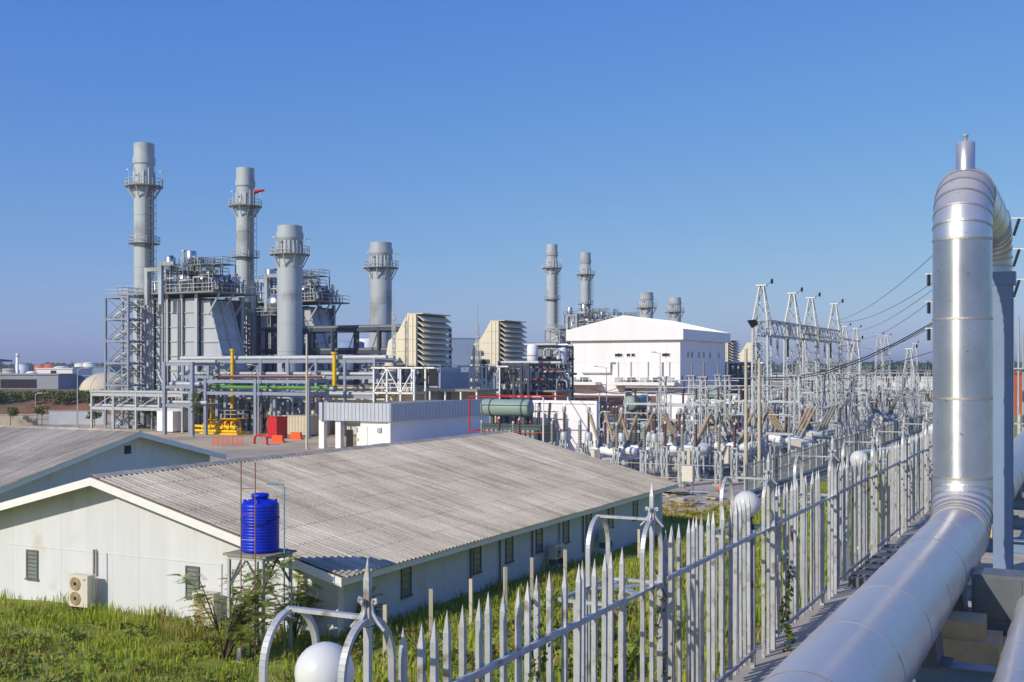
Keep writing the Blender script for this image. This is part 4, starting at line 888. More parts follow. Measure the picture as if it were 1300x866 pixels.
def mast(px, py0, Y, zb, label):
    X = onY(px,Y); z1 = zat(py0,X,Y); t = thing('lattice_mast', label, 'mast', (X,Y,0), 0, 'slim masts among the turbines'); m = MB(); lattice(m,(0,0,zb),(0,0,z1-3),.35,18,.07); m.build('lacing','galv',t,stuff=True)
    for sx, sy in ((-.17,-.17),(.17,-.17),(.17,.17),(-.17,.17)): MB().bar((sx,sy,0),(sx,sy,z1-3),.06).build('leg','galv',t)
    MB().tube((0,0,z1-3.2),(0,0,z1),.04,5).build('rod','galv',t)
mast(500, 368, 131, 5, 'slim lattice mast left of the left near intake house'); mast(606, 386, 150, 5, 'slim lattice mast left of the right near intake house')

# ---- buildings of the yard
def wallseg(t, name, m, *a): return MB().box(*a).build(name, m, t, off(t))
# beige block
b1 = thing('beige_building', 'low flat-roofed beige block behind the grey clad building', 'building', (-88, 131, 0))
xs_ = np.linspace(onY(404,129.5), onY(522,129.5), 7)
for a, c in zip(xs_[:-1], xs_[1:]): wallseg(b1, 'wall_panel', 'beige', a+.02, c-.02, 129.5, 133, 0, 6.6)
wallseg(b1, 'roof', 'deck', xs_[0]-.15, xs_[-1]+.15, 129.35, 133.2, 6.602, 6.75)
mb = MB(); lx = onY(466,129.3); [mb.bar((lx-.2,129.25,z),(lx+.2,129.25,z),.05) for z in np.arange(3,7.6,.35)]; mb.bar((lx-.2,129.25,2),(lx-.2,129.25,7.7),.06); mb.bar((lx+.2,129.25,2),(lx+.2,129.25,7.7),.06); mb.build('ladder', 'galv', b1, off(b1))
for i, (pa, pb, Y, z1, lb) in enumerate(((524,606,131,6.0,'open shed roof on white posts right of the beige block'),(612,706,150,5.6,'open shed roof on white posts behind the transformer'))):
    a, c = onY(pa,Y), onY(pb,Y); t = thing('open_shed', lb, 'shed', ((a+c)/2,Y+3,0)); w = (c-a)/2
    MB().box(-w,w,-3,3,z1,z1+.25).build('roof', 'deck', t); MB().box(-w+.2,w-.2,2.6,2.8,0,z1).build('back_wall', 'beige', t)
    for x in np.linspace(-w+.2,w-.2,5): MB().box(x-.1,x+.1,-2.9,-2.7,0,z1).build('post', 'fascia', t)
# grey clad building
CX_, CY_ = -67.7, 105.0; g1 = thing('clad_building', 'low white building with ribbed grey fascia, in front of the beige block', 'building', (-72, 118, 0)); xl = onY(405, CY_); ye = 129.0
wallseg(g1, 'wall', 'whitewall', onY(455,CY_), CX_-.3, CY_+.4, ye-.3, 0, 3.35); 
x = xl
while x < CX_-.05: x2 = min(x+.5, CX_); wallseg(g1, 'fascia_rib', 'cladgrey', x+.03, x2-.03, CY_-.06, CY_+.1, 3.2, 5.2); x = x2
wallseg(g1, 'fascia_back', 'cladgrey', xl, CX_, CY_+.1, CY_+.3, 3.2, 5.2)
y = CY_
while y < ye-.05: y2 = min(y+.75, ye); wallseg(g1, 'fascia_rib', 'cladgrey', CX_-.05, CX_+.08, y+.03, y2-.03, 3.2, 5.2); y = y2
wallseg(g1, 'fascia_back', 'cladgrey', CX_-.3, CX_-.06, CY_+.31, ye, 3.2, 5.2)
wallseg(g1, 'roof', 'deck', xl+.05, CX_-.31, CY_+.31, ye, 4.7, 4.9)
for px in (410, 431): X = onY(px, CY_+.6); wallseg(g1, 'pillar', 'whitewall', X-.35, X+.35, CY_+.3, CY_+.9, 0, 3.199)
wallseg(g1, 'corner_post', 'fascia', CX_-.34, CX_-.1, CY_+.2, CY_+.39, 0, 3.19)
dx = onY(444,CY_+.4); wallseg(g1, 'door', 'black', dx-.45, dx+.45, CY_+.36, CY_+.41, .1, 2.2)
dx = onY(460,CY_+.4); d_ = wallseg(g1, 'door', 'fascia', dx-.7, dx+.7, CY_+.33, CY_+.4, .1, 2.6); MB().box(dx-.55,dx-.45,CY_+.28,CY_+.33,1.0,1.25).build('handle','darksteel',d_)
for px in (452, 482): X = onY(px,CY_+.4); wallseg(g1, 'wall_box', 'galv', X-.25, X+.25, CY_+.2, CY_+.4, 2.0, 2.5)
# white hall
bx0, bx1, by0, by1, bh = -105.8, -79.8, 240.7, 275.7, 15.3
wh = thing('white_hall', 'large white windowed turbine hall with shallow gable roof', 'hall', ((bx0+bx1)/2, by0+17, 0))
xs_ = np.linspace(bx0, bx1, 9)
for a, c in zip(xs_[:-1], xs_[1:]):
    for z0, z1 in ((0,5.2),(5.2,10.3),(10.3,15.3)): wallseg(wh, 'wall_panel', 'whitewall', a+.012, c-.012, by0+random.uniform(0,.01), by0+.5, z0+.01, z1-.01)
ys_ = np.linspace(by0+.5, by1, 9)
for a, c in zip(ys_[:-1], ys_[1:]):
    for z0, z1 in ((0,5.2),(5.2,10.3),(10.3,15.3)): wallseg(wh, 'wall_panel', 'whitewall', bx1-.5, bx1-random.uniform(0,.01), a+.012, c-.012, z0+.01, z1-.01)
wallseg(wh, 'wall_core', 'whitewall', bx0+.1, bx1-.51, by0+.51, by1-.05, 0, 15.25)
xm = (bx0+bx1)/2; ov = 1.0
f = MB().prism([(bx0-ov,15.35),(bx1+ov,15.35),(bx1+ov,17.7),(xm,20.9),(bx0-ov,17.7)], by0-ov, by1+ov); rf = f.build('roof', 'whitewall', wh, off(wh))
for k in range(18): 
    yy = by0-ov+.3+k*2.05
    for sg in (1,-1):
        e = bx1+ov+.1 if sg > 0 else bx0-ov-.1; MB().bar((xm,yy,20.95),(e,yy,17.72),.08,.08).build('roof_seam', 'fascia', rf)
def whwin(px, z0, z1, w, face='y'):
    if face == 'y': X = onY(px,by0); o = MB().box(X-w/2,X+w/2,by0-.12,by0+.02,z0,z1).build('window','fascia',wh,off(wh)); MB().box(X-w/2+.15,X+w/2-.15,by0-.16,by0-.121,z0+.15,z1-.15).build('pane','glassdark',o)
    else: Y = onX(px,bx1); o = MB().box(bx1-.02,bx1+.12,Y-w/2,Y+w/2,z0,z1).build('window','fascia',wh,off(wh)); MB().box(bx1+.121,bx1+.16,Y-w/2+.12,Y+w/2-.12,z0+.12,z1-.12).build('pane','glassdark',o)
for px in (783,788,798,804,843,848): whwin(px, 11.6, 12.5, 1.1)
for px in (796,800.5): whwin(px, 1.9, 4.6, 1.2)
for px in (873,878,887,893,901,912): whwin(px, 11.4, 12.9, 1.2, 'x')
for px in (865.5,873,882,896,909): whwin(px, 6.2, 7.4, 1.1, 'x')
for pa, pb, z in ((725,763,5.3),(784,862,5.3)):
    a, c = onY(pa,by0)-.6, onY(pb,by0); cn = wallseg(wh, 'canopy', 'fascia', a, c, by0-3.2, by0-.02, z, z+.7)
    m = MB(); railing(m,[(a,by0-3.1,z+.7),(c,by0-3.1,z+.7)],1.2,1.6,.05); m.build('railing','fascia',cn)
    for q in range(int((c-a)/3)): MB().cbox(a+1.5+q*3,by0-1.5,z+1.2,1.6,1.2,1.0).build('roof_unit','darksteel' if q%2 else 'galv',cn)
a, c = onY(782,by0), onY(812,by0); wallseg(wh, 'porch', 'whitewall', a, c, by0-4.5, by0-.03, 0, 1.6); wallseg(wh, 'porch_slab', 'fascia', a-.5, c+.5, by0-5, by0-.04, 1.61, 1.95)
m = MB().sweep([(onY(740,by0),by0-.4,8.0),(onY(776,by0),by0-.4,8.0),(onY(776,by0),by0-.4,10.4),(onY(781,by0),by0-.4,10.4)],.22,8); m.build('wall_pipe','galv',wh,off(wh))
for px, z0, z1 in ((785,6.5,10.5),(801,6.5,10.5),(823,6.5,10.5),(850,6.5,10.5)): X = onY(px,by0); wallseg(wh,'downpipe','galv',X-.1,X+.1,by0-.25,by0-.02,z0,z1)

# ---- yard objects
def container(px0, px1, yb, hgt, m, label, name='container', ribs=True, dep=5, cat='container'):
    x0, y0 = G(px0, yb); x1 = onY(px1, y0); t = thing(name, label, cat, ((x0+x1)/2, y0+dep/2, .02)); w = (x1-x0)/2
    MB().box(-w,w,-dep/2+.04,dep/2,.15,hgt-.1).build('body', m, t); MB().box(-w-.04,w+.04,-dep/2-.02,dep/2+.04,hgt-.1,hgt).build('roof', m, t); MB().box(-w,w,-dep/2,dep/2,0,.149).build('skid', 'darksteel', t)
    if ribs:
        n = max(3, int(2*w/.45))
        for k in range(n): x = -w+2*w*(k+.5)/n; MB().box(x-.08,x+.08,-dep/2-.03,-dep/2+.04,.2,hgt-.12).build('rib', m, t)
    return t
container(199, 219, 549, 3.0, 'whitewall', 'white cabin container in front of the low pipe rack', 'cabin', False, 6)
container(339, 351, 557, 2.8, 'red', 'bright red fire cabinet beside the beige containers', 'fire_cabinet', False, 2.2, 'cabinet')
container(353, 391, 553, 2.7, 'beige', 'ribbed beige container right of the red cabinet'); container(400, 432, 549, 2.5, 'beige', 'second beige container half behind the white pillars')
for i, px in enumerate((353, 376)):
    x, y = G(px, 562-i*4); t = thing('barrier', ['orange plastic barrier on the yard, left one','orange plastic barrier on the yard, right one'][i], 'barrier', (x,y,.02), TH*.3, 'orange barriers')
    MB().prism([(-.9,0),(.9,0),(.9,.15),(.75,.2),(.7,.9),(-.7,.9),(-.75,.2),(-.9,.15)], -.25, .25).build('shell', 'orange', t); MB().box(-.9,.9,-.4,.4,-.0,.1).build('foot', 'orange', t)
for i, (px0, px1) in enumerate(((270, 308),)):
    x0, y0 = G(px0, 566); x1, y1 = G(px1, 566); t = thing('mesh_barrier', 'orange safety netting on posts in front of the yellow gas skid', 'barrier', (x0,y0,.02)); d = Vector((x1-x0,y1-y0,0))
    for k in range(19): p = d*(k/18); MB().bar(p,p+Vector((0,0,1.1)),.06 if k % 3 == 0 else .025).build('post','orange',t)
    for z in (.2,.35,.5,.65,.8,.95): MB().bar((0,0,z),d+Vector((0,0,z)),.025).build('strap','orange',t)
x, y = G(331, 565); t = thing('pipe_arch', 'low red pipe arch standing on the yard', 'pipe', (x,y,0)); MB().sweep([(-.95,0,0),(-.9,0,.8),(-.6,0,1.15),(.6,0,1.15),(.9,0,.8),(.95,0,0)],.14,10).build('arch','red',t); MB().box(-1.2,1.2,-.3,.3,0,.08).build('footing','concrete',t)
# yellow gas station
gx, gy = G(285, 551); ys = thing('gas_skid', 'yellow gas pipe skid with valves at the foot of the yellow riser', 'gas station', (gx, gy, 0)); rd = random.Random(4)
MB().box(-3.2,3.4,-1.4,1.4,.0,.22).build('skid', 'yellow', ys)
for k in range(5): MB().sweep([(-2.6+k*1.15,-.9,.3),(-2.6+k*1.15,-.9,1.6),(-2.45+k*1.15,-.6,1.85),(-2.45+k*1.15,.6,1.85),(-2.45+k*1.15,.9,.3)],.17,8).build('pipe_loop','yellow',ys)
for z in (.7,1.3): MB().tube((-4.8,-1.0,z-.25),(3.1,-1.0,z-.25),.2,10).build('header','yellow',ys)
for k in range(6): v = MB().lathe(-2.7+k*1.1,-1.15,[(.28,.75),(.34,.9),(.28,1.1),(.1,1.2),(.1,1.5)],12).build('valve','yellow',ys); MB().lathe(-2.7+k*1.1,-1.15,[(.25,1.5),(.25,1.56)],12).build('handwheel','red',v)
m = MB(); railing(m,[(.2,-1.3,2.2),(3.2,-1.3,2.2),(3.2,1.3,2.2),(.2,1.3,2.2),(.2,-1.3,2.2)],1.1,1); m.build('railing','galv',ys); MB().box(.2,3.2,-1.3,1.3,2.1,2.2).build('deck','yellow',ys)
for px, yt, r, lb in ((295,443,.25,'tall yellow gas riser pipe in front of the boilers'),(269,506,.24,'short yellow riser pipe beside the red pipe')):
    X, Y = G(px, 549); z = zat(yt,X,Y); t = thing('gas_riser', lb, 'pipe', (X,Y,0)); MB().tube((0,0,0),(0,0,z),r,14).build('pipe','yellow',t)
    for zz in np.arange(2, z, 2.6): MB().lathe(0,0,[(r+.1,zz),(r+.1,zz+.12)],14).build('flange','yellow',t)
    MB().lathe(0,0,[(r+.12,z-.25),(r+.12,z)],14).build('end_flange','yellow',t)
X = onY(424.5,126); z = zat(447,X,126); t = thing('gas_riser','far yellow riser pipe right of the second boiler','pipe',(X,126,6.7)); MB().tube((0,0,0),(0,0,z-6.7),.26,14).build('pipe','yellow',t); MB().lathe(0,0,[(.45,z-6.95),(.45,z-6.7)],14).build('end_flange','yellow',t)
X, Y = G(259, 546); t = thing('fire_main', 'red fire main riser with branch along the ground', 'pipe', (X,Y,0)); MB().sweep([(-3.5,0,.35),(-.4,0,.35),(0,0,.7),(0,0,6.6),(.3,0,7),(2.5,0,7.0)],.24,10).build('riser','red',t); MB().lathe(0,0,[(.36,2),(.36,2.15)],12).build('flange','red',t)
def lamppost(px, yt, yb, label, arm=1.6, concrete=False, z0=0, name='lamp_post', head=True):
    X, Y = G(px, yb, z0); z = zat(yt,X,Y); t = thing(name, label, 'lamp post' if head else 'pole', (X,Y,z0), TH, 'tall poles and lamp posts'); H = z-z0
    MB().tube((0,0,0),(0,0,H),.15 if concrete else .10,10,.10 if concrete else .06).build('pole','concretepole' if concrete else 'galv',t)
    MB().box(-.25,.25,-.25,.25,-.05,.12).build('base','concrete',t)
    if head: MB().sweep([(0,0,H-.3),(.3*arm,0,H),(arm,0,H+.12)],.05,6).build('arm','galv',t); MB().cbox(arm+.25,0,H+.12,.7,.28,.16).build('lamp_head','galv',t)
lamppost(389.5, 424, 571, 'pale concrete pole left of the grey clad building', concrete=True, head=False, name='concrete_pole')
lamppost(328, 464, 555, 'grey curved lamp post in front of the pipe racks', -1.4); lamppost(98.5, 468, 543, 'thin lamp post on the yard left of the stair tower', 1.2)
lamppost(45, 500, 537, 'short white post lamp above the low wall at far left', .5); lamppost(838, 448, 535, 'tall white lamp post in front of the white hall', -1.3)
lamppost(770, 466, 530, 'lamp post with arm by the left end of the white hall', -2.2); lamppost(610, 444, 545, 'cream pole left of the right near intake house', concrete=True, head=False, name='concrete_pole')
lamppost(947, 443, 632, 'concrete pole with cable arm in the switchyard, left of the first gantry', concrete=True, head=False, name='concrete_pole'); lamppost(964, 455, 620, 'second concrete pole close to the first gantry tower', concrete=True, head=False, name='concrete_pole')
# low walls and saplings at the left
for i, (pa, pb, yb, hgt, m, lb) in enumerate(((-20,47,540,1.6,'concrete','pale low concrete wall at the far left of the yard'),(62,132,539,2.1,'cladgrey','shaded grey low wall left of the stair tower'))):
    x0, y0 = G(pa,yb); x1, y1 = G(pb,yb); L = math.hypot(x1-x0,y1-y0); t = thing('low_wall', lb, 'wall', (x0,y0,0), math.atan2(y1-y0,x1-x0))
    n = max(2,int(L/3)); [MB().box(L*k/n+.02,L*(k+1)/n-.02,0,.3,0,hgt).build('wall_panel',m,t) for k in range(n)]; MB().box(-.05,L+.05,-.08,.38,hgt,hgt+.12).build('coping',m,t)
def sapling(px, yb, hgt, label, sd, n=260, w=.8):
    x, y = G(px, yb); t = thing('young_tree', label, 'tree', (x,y,0), 0, 'young trees in the plant yard'); r_ = random.Random(sd)
    m = MB().sweep([(0,0,0),(.05,.02,hgt*.4),(0,.05,hgt*.9)],.06,6,radii=[.07,.05,.015]); br = []
    for k in range(7): a = r_.uniform(0,6.28); zz = hgt*r_.uniform(.4,.8); e = (math.cos(a)*w*.8, math.sin(a)*w*.8, zz+hgt*.2); m.sweep([(0,0,zz),e],.02,5,radii=[.025,.008]); br.append(e)
    m.build('trunk','bark',t); leafcloud('crown','bushleaf',br+[(0,0,hgt*.9)],[(w*.5,w*.5,hgt*.16)]*8,n,.26,t,1.5,sd)
for i, (px, yb, hh, lb) in enumerate(((13,541,2.8,'young tree in front of the pale low wall, far left'),(53,541,3.0,'young tree at the end of the pale low wall'),(120,541,2.4,'small tree at the foot of the stair tower'),(190,546,3.2,'bushy young tree left of the white cabin'),(246,556,6.0,'staked young tree with thin trunk in front of the pipe rack'),(291,545,8.0,'leafy sapling beside the yellow riser'))):
    sapling(px, yb, hh, lb, 40+i, 300 if i < 4 else 160, 1.0 if i != 4 else .7)

# ================================================================== switchyard
def insulator(mb, p, q, r, n=12, shed=9):                       # ribbed porcelain column
    p = Vector(p); q = Vector(q); L = (q-p).length; prof = [(r*.55,0)]
    for k in range(shed): z = L*(k+.15)/shed; prof += [(r*.6,z),(r,z+L/shed*.3),(r*.6,z+L/shed*.55)]
    prof.append((r*.55,L)); mb.lathe(0,0,prof,n,axis=(q-p),o=p); return mb
def xlegs(t, w, h, m='galv', d=None, nm='support_leg', lw=.1):
    d = d or w
    for sx in (-w,w):
        for sy in (-d,d): MB().bar((sx,sy,0),(sx,sy,h),lw).build(nm, m, t)
    b = MB()
    for sx in (-w,w): b.bar((sx,-d,.1),(sx,d,h),.06); b.bar((sx,d,.1),(sx,-d,h),.06)
    for sy in (-d,d): b.bar((-w,sy,.1),(w,sy,h),.06); b.bar((w,sy,.1),(-w,sy,h),.06)
    b.build('bracing', m, t)
def mk_post(col, name, cat='insulator'):
    t = thing(name, '', cat); xlegs(t, .22, 2.6); MB().box(-.3,.3,-.3,.3,2.6,2.68).build('cap_plate','galv',t)
    MB().box(-.4,.4,-.4,.4,-.05,.2).build('footing','concrete',t)
    insulator(MB(), (0,0,2.68),(0,0,4.5),.17).build('insulator',col,t); MB().lathe(0,0,[(.12,4.5),(.12,4.62),(.05,4.7)],10).build('cap','galv',t); return t
def mk_ct(col):
    t = thing('instrument_transformer', '', 'transformer'); xlegs(t, .28, 2.3); MB().box(-.4,.4,-.4,.4,-.05,.2).build('footing','concrete',t)
    MB().lathe(0,0,[(.34,2.3),(.36,2.4),(.36,2.95),(.25,3.1)],14).build('tank','galv',t); insulator(MB(),(0,0,3.1),(0,0,4.9),.15).build('insulator',col,t)
    MB().lathe(0,0,[(.14,4.9),(.19,5.0),(.2,5.3),(.12,5.42)],14).build('head','galv',t); MB().box(-.5,-.29,-.2,.2,1.2,1.8).build('terminal_box','galv',t); return t
def mk_brk(bc, tc_):
    t = thing('circuit_breaker', '', 'circuit breaker'); xlegs(t, 1.5, 1.7, 'galv', 2.2, 'support_leg', .16)
    MB().box(-1.7,1.7,-2.3,2.3,1.7,1.85).build('bed_frame','galv',t)
    for k, y in enumerate((-1.6,0,1.6)):
        tk_ = MB().lathe(0,0,[(.05,-1.75),(.29,-1.72),(.30,-1.4),(.33,-1.38),(.33,1.38),(.30,1.4),(.29,1.72),(.05,1.75)],18,axis=(1,0,0),o=(0,y,2.35)).build('tank',tc_,t)
        for sg in (-1,1):
            MB().tube((sg*.7,y,2.6),(sg*.95,y,3.15),.30,12,.24).build('turret','galvdark',tk_)
            b = insulator(MB(),(sg*.95,y,3.15),(sg*1.95,y,5.2),.17,12,12).build('bushing',bc,t); MB().tube((sg*1.95,y,5.2),(sg*2.1,y,5.5),.05,6).build('terminal','galv',b)
    MB().box(-.45,.45,-3.1,-2.5,.9,2.5).build('control_cabinet','acwhite',t); MB().box(-1.8,1.8,-2.6,2.6,-.05,.25).build('footing','concrete',t); return t
def mk_dis(col):
    t = thing('disconnector', '', 'disconnector')
    for x in (-1.3,1.3): MB().bar((x,0,0),(x,0,3.0),.2).build('support_leg','galv',t); MB().box(x-.35,x+.35,-.35,.35,-.05,.2).build('footing','concrete',t)
    MB().box(-1.7,1.7,-.15,.15,3.0,3.22).build('base_beam','galv',t)
    for x in (-1.3,1.3): insulator(MB(),(x,0,3.22),(x,0,4.7),.15).build('insulator',col,t)
    MB().tube((-1.5,0,4.8),(1.5,0,4.8),.06,8).build('blade','galv',t); MB().box(-1.62,-1.42,-.2,.2,.9,1.5).build('drive_box','acwhite',t); return t
def mk_col():
    t = thing('lattice_column', '', 'lattice column'); w = .32; H = 8.2
    for sx in (-w,w):
        for sy in (-w,w): MB().bar((sx,sy,0),(sx*.7,sy*.7,H),.09).build('leg','galv',t)
    m = MB(); lattice(m,(0,0,.2),(0,0,H),w*1.75,9,.08); m.build('lacing','galv',t,stuff=True); MB().box(-.4,.4,-.4,.4,H,H+.08).build('cap_plate','galv',t)
    insulator(MB(),(0,0,H+.08),(0,0,H+1.3),.13,10,7).build('insulator','porcelaingrey',t); return t
P = {'post': mk_post('porcelain','post_insulator'), 'postg': mk_post('porcelaingrey','post_insulator'), 'ct': mk_ct('porcelain'), 'brk': mk_brk('tan','fascia'), 'brkg': mk_brk('porcelaingrey','galv'), 'col': mk_col(), 'disg': mk_dis('porcelaingrey')}
USED = set()
def place(kind, x, y, rz, label, group):
    if kind in USED: return dup(P[kind], (x,y,.05), rz, label, group)
    USED.add(kind); o = P[kind]; o.location = (x,y,.05); o.rotation_euler = (0,0,rz); tag(o, label, o['category'], group); return o
rd = random.Random(77)
KW = {'brkg':'grey circuit breaker with grey bushings','col':'tall slim lattice column with insulator','post':'brown post insulator on lattice stand','postg':'grey post insulator on lattice stand','ct':'instrument transformer with brown column','dis':'disconnector with two brown insulators','disg':'disconnector with two grey insulators','brk':'white-tank circuit breaker with tan bushings'}
rows = [(84,'postg'),(89,'post'),(95,'col'),(97,'ct'),(101,'disg'),(106,'post'),(110,'col'),(114,'ct'),(119,'brkg'),(122,'col'),(125,'disg'),(128,'col'),(132,'post'),(137,'ct'),(140,'col'),(142,'postg'),(147,'disg'),(152,'col'),(157,'ct'),(163,'brkg'),(169,'post'),(175,'disg'),(179,'col'),(184,'ct'),(191,'postg'),(198,'col'),(205,'disg'),(213,'ct'),(222,'brkg'),(231,'post'),(241,'col'),(253,'ct'),(267,'disg'),(284,'col'),(302,'postg'),(320,'ct')]
for ri, (Y, kind) in enumerate(rows):
    step = {'brk':7.2,'brkg':7.2,'dis':4.2,'disg':4.2,'col':3.6}.get(kind, 2.6); x = -25.0; ci = 0; lim = -47 if Y < 106 else -44 if Y < 240 else -58
    lim = max(lim, -25-step*10)
    if kind == 'col' and Y < 200: lim = -36
    while x > lim:
        place(kind, x, Y + rd.uniform(-1.1,1.1), 0 if kind not in ('dis','disg') else math.pi/2*(ci%2==3), f'{KW[kind]}, {ORD[ci]} from road fence, {ORD[ri]} row back', KW[kind]); x -= step*rd.uniform(.85,1.2); ci += 1
# breakers behind the long house roof
for i, (px, py) in enumerate(((798, 612), (858, 604))):
    pass
# lattice gantries
def tower(x, y, H, zb, w, label, name='gantry_tower', group='lattice gantry towers'):
    t = thing(name, label, 'tower', (x,y,0), 0, group); wt = .2
    for sx in (-1,1):
        for sy in (-1,1):
            MB().bar((sx*w,sy*w,0),(sx*w*.85,sy*w*.85,zb),.17).build('leg','galv',t); MB().bar((sx*w*.85,sy*w*.85,zb),(sx*wt,sy*wt,H),.12).build('peak_leg','galv',t)
    n = 8
    for (z0,z1,w0,w1,n) in ((.3,zb,w,w*.85,6),(zb,H,w*.85,wt,2)):
        for k in range(n):
            a = z0+(z1-z0)*k/n; b = z0+(z1-z0)*(k+1)/n; wa = w0+(w1-w0)*k/n; wb = w0+(w1-w0)*(k+1)/n; m = MB()
            for c in ((-1,-1,1,-1),(1,-1,1,1),(1,1,-1,1),(-1,1,-1,-1)):
                m.bar((c[0]*wa,c[1]*wa,a),(c[2]*wb,c[3]*wb,b),.055); m.bar((c[2]*wa,c[3]*wa,a),(c[0]*wb,c[1]*wb,b),.055); m.bar((c[0]*wb,c[1]*wb,b),(c[2]*wb,c[3]*wb,b),.055)
            m.build('bracing_panel','galv',t)
    MB().cbox(0,0,H+.06,1.1,.75,.12).build('head_plate','fascia',t); MB().tube((.5,0,H+.1),(1.1,0,H+.5),.04,5).build('wire_arm','galvdark',t); MB().lathe(1.1,0,[(.09,H+.2),(.14,H+.35),(.14,H+.65),(.06,H+.75)],8).build('shield_clamp','black',t)
    return t
def beam(p, q, w, label, group='lattice gantry beams'):
    p = Vector(p); q = Vector(q); t = thing('gantry_beam', label, 'gantry beam', p, 0, group); d = q-p; u = Vector((0,0,1)); s = d.normalized().cross(u).normalized()*w/2
    for a in (s, -s):
        for b in (u*w/2, -u*w/2): MB().bar(a+b, d+a+b, .14).build('chord','galv',t)
    n = max(4,int(d.length/w)); m = MB(); lattice(m, (0,0,0), d, w, n, .12); lattice(m, d, (0,0,0), w, n, .12); m.build('lacing','galv',t,stuff=True); return t
GX_ = -31.3; GT = [(122,17.9),(136.4,17.9),(146.5,17.9),(161.7,17.9)]
for i, (y, H) in enumerate(GT): tower(GX_, y, H, 14.2, .92, f'tall lattice gantry tower with pointed peak, {ORD[i]} of the four from the left')
for i in range(3): beam((GX_,GT[i][0]+1,13.4),(GX_,GT[i+1][0]-1,13.4),1.6,f'lattice beam joining the {ORD[i]} and {ORD[i+1]} peaked gantry towers')
far = [(-44,238,17.5),(-44,250,17.5),(-47,300,17.5),(-47,312,17.5),(-43,335,16),(-41,372,17),(-41,385,17),(-24.5,185,12),(-27,262,14),(-44,200,14),(-36,205,14)]
for i, (x, y, H) in enumerate(far): tower(x, y, H, H-3.6, .9, f'smaller distant lattice gantry tower, {ORD[i]} of those beyond the peaked row', group='distant lattice towers')
for i, (a, b) in enumerate(((0,1),(2,3),(5,6),(9,10))): beam((far[a][0],far[a][1]+(0 if a == 9 else 1),far[a][2]-4.3),(far[b][0],far[b][1]-(0 if a == 9 else 1),far[b][2]-4.3),1.4,f'distant lattice gantry beam, {ORD[i]} beyond the peaked row')
# low portal beams with strung insulators
def portal(y, x0, x1, z, label):
    t = thing('bus_portal', label, 'gantry', ((x0+x1)/2, y, 0), 0, 'low bus portals'); w = (x1-x0)/2
    for x in (-w,0,w): MB().bar((x,0,0),(x,0,z),.18).build('column','galv',t)
    MB().bar((-w,0,z),(w,0,z),.14,.2).build('beam','galv',t); MB().bar((-w,0,z-1.5),(w,0,z-1.5),.1).build('beam','galv',t)
    k = -w+1
    while k < w: insulator(MB(),(k,0,z+.1),(k,0,z+1.5),.14,10,7).build('insulator','porcelain',t); k += 2.4
    MB().tube((-w,0,z+1.6),(w,0,z+1.6),.06,6).build('bus_tube','galv',t)
for i, (y, x0, x1, z) in enumerate(((104,-40,-31,5.6),(117,-38,-26,5.6),(130,-46,-36,6),(144,-34,-24,6),(161,-46,-32,6),(181,-40,-24,6),(203,-46,-30,6.5),(226,-56,-40,6.5),(228,-34,-24,6.5),(260,-58,-36,6.5),(292,-58,-30,7))):
    portal(y, x0, x1, z, f'low steel bus portal with insulators, {ORD[i]} row from the long house')
# hanging strings and conductors
def string(p, q, label, r=.16, sd=12, name='insulator_string', group='suspension insulator strings', m='porcelain'):
    p = Vector(p); q = Vector(q); t = thing(name, label, 'insulator', p, 0, group); insulator(MB(),(0,0,0),q-p,r,10,sd).build('discs',m,t); MB().cbox(*(q-p),.2,.2,.2).build('clamp','galv',t)
for i, (y, m) in enumerate(((129,'porcelaingrey'),(134.0,'blackrubber'),(150,'blackrubber'),(155,'porcelaingrey'),(159,'blackrubber'))): string((GX_,y,12.5),(GX_,y,10.3),f'upright hanging insulator string below the peaked gantry beam, {ORD[i]} from the left', .17, 12, m=m)
for i, (y, sg) in enumerate(((139,1),(142,1),(145,1),(152,1),(155,1),(158,1))):
    string((GX_+.8,y,13.2),(GX_+4.0,y+1.0,12.7),f'tension insulator string reaching right from the peaked gantry beam, {ORD[i]} from the left', .15, 16, m='porcelaingrey')
for i, px in enumerate((1002, 1040)):
    y = onX(px, GX_+.9); t = thing('gantry_plate', ['mustard round plate on the gantry beam, left one','mustard round plate on the gantry beam, right one'][i], 'plate', (GX_+.95, y, 13.5)); MB().lathe(0,0,[(.75,-.02),(.75,.02)],18,axis=(1,0,0),o=(0,0,0)).build('disc','tan',t); MB().bar((-.1,0,-.7),(-.1,0,.7),.08).build('clip','galv',t)
x, y, z = C(955, 411, 121); t = thing('floodlight', 'black floodlight left of the first gantry tower', 'floodlight', (x,y,z), TH); MB().prism([(-.5,.35),(.35,.45),(.55,-.1),(.0,-.45)], -.35, .35).build('housing','black',t); MB().bar((.4,0,.2),(1.6,0,.3),.08).build('arm','galv',t)
def wire(name, p, q, drop, r, label, m='wire', group='overhead conductors', cat='wire'):
    o = tag(MB().sweep(sag(p,q,drop), r, 5).build(name, m), label, cat, group); return o
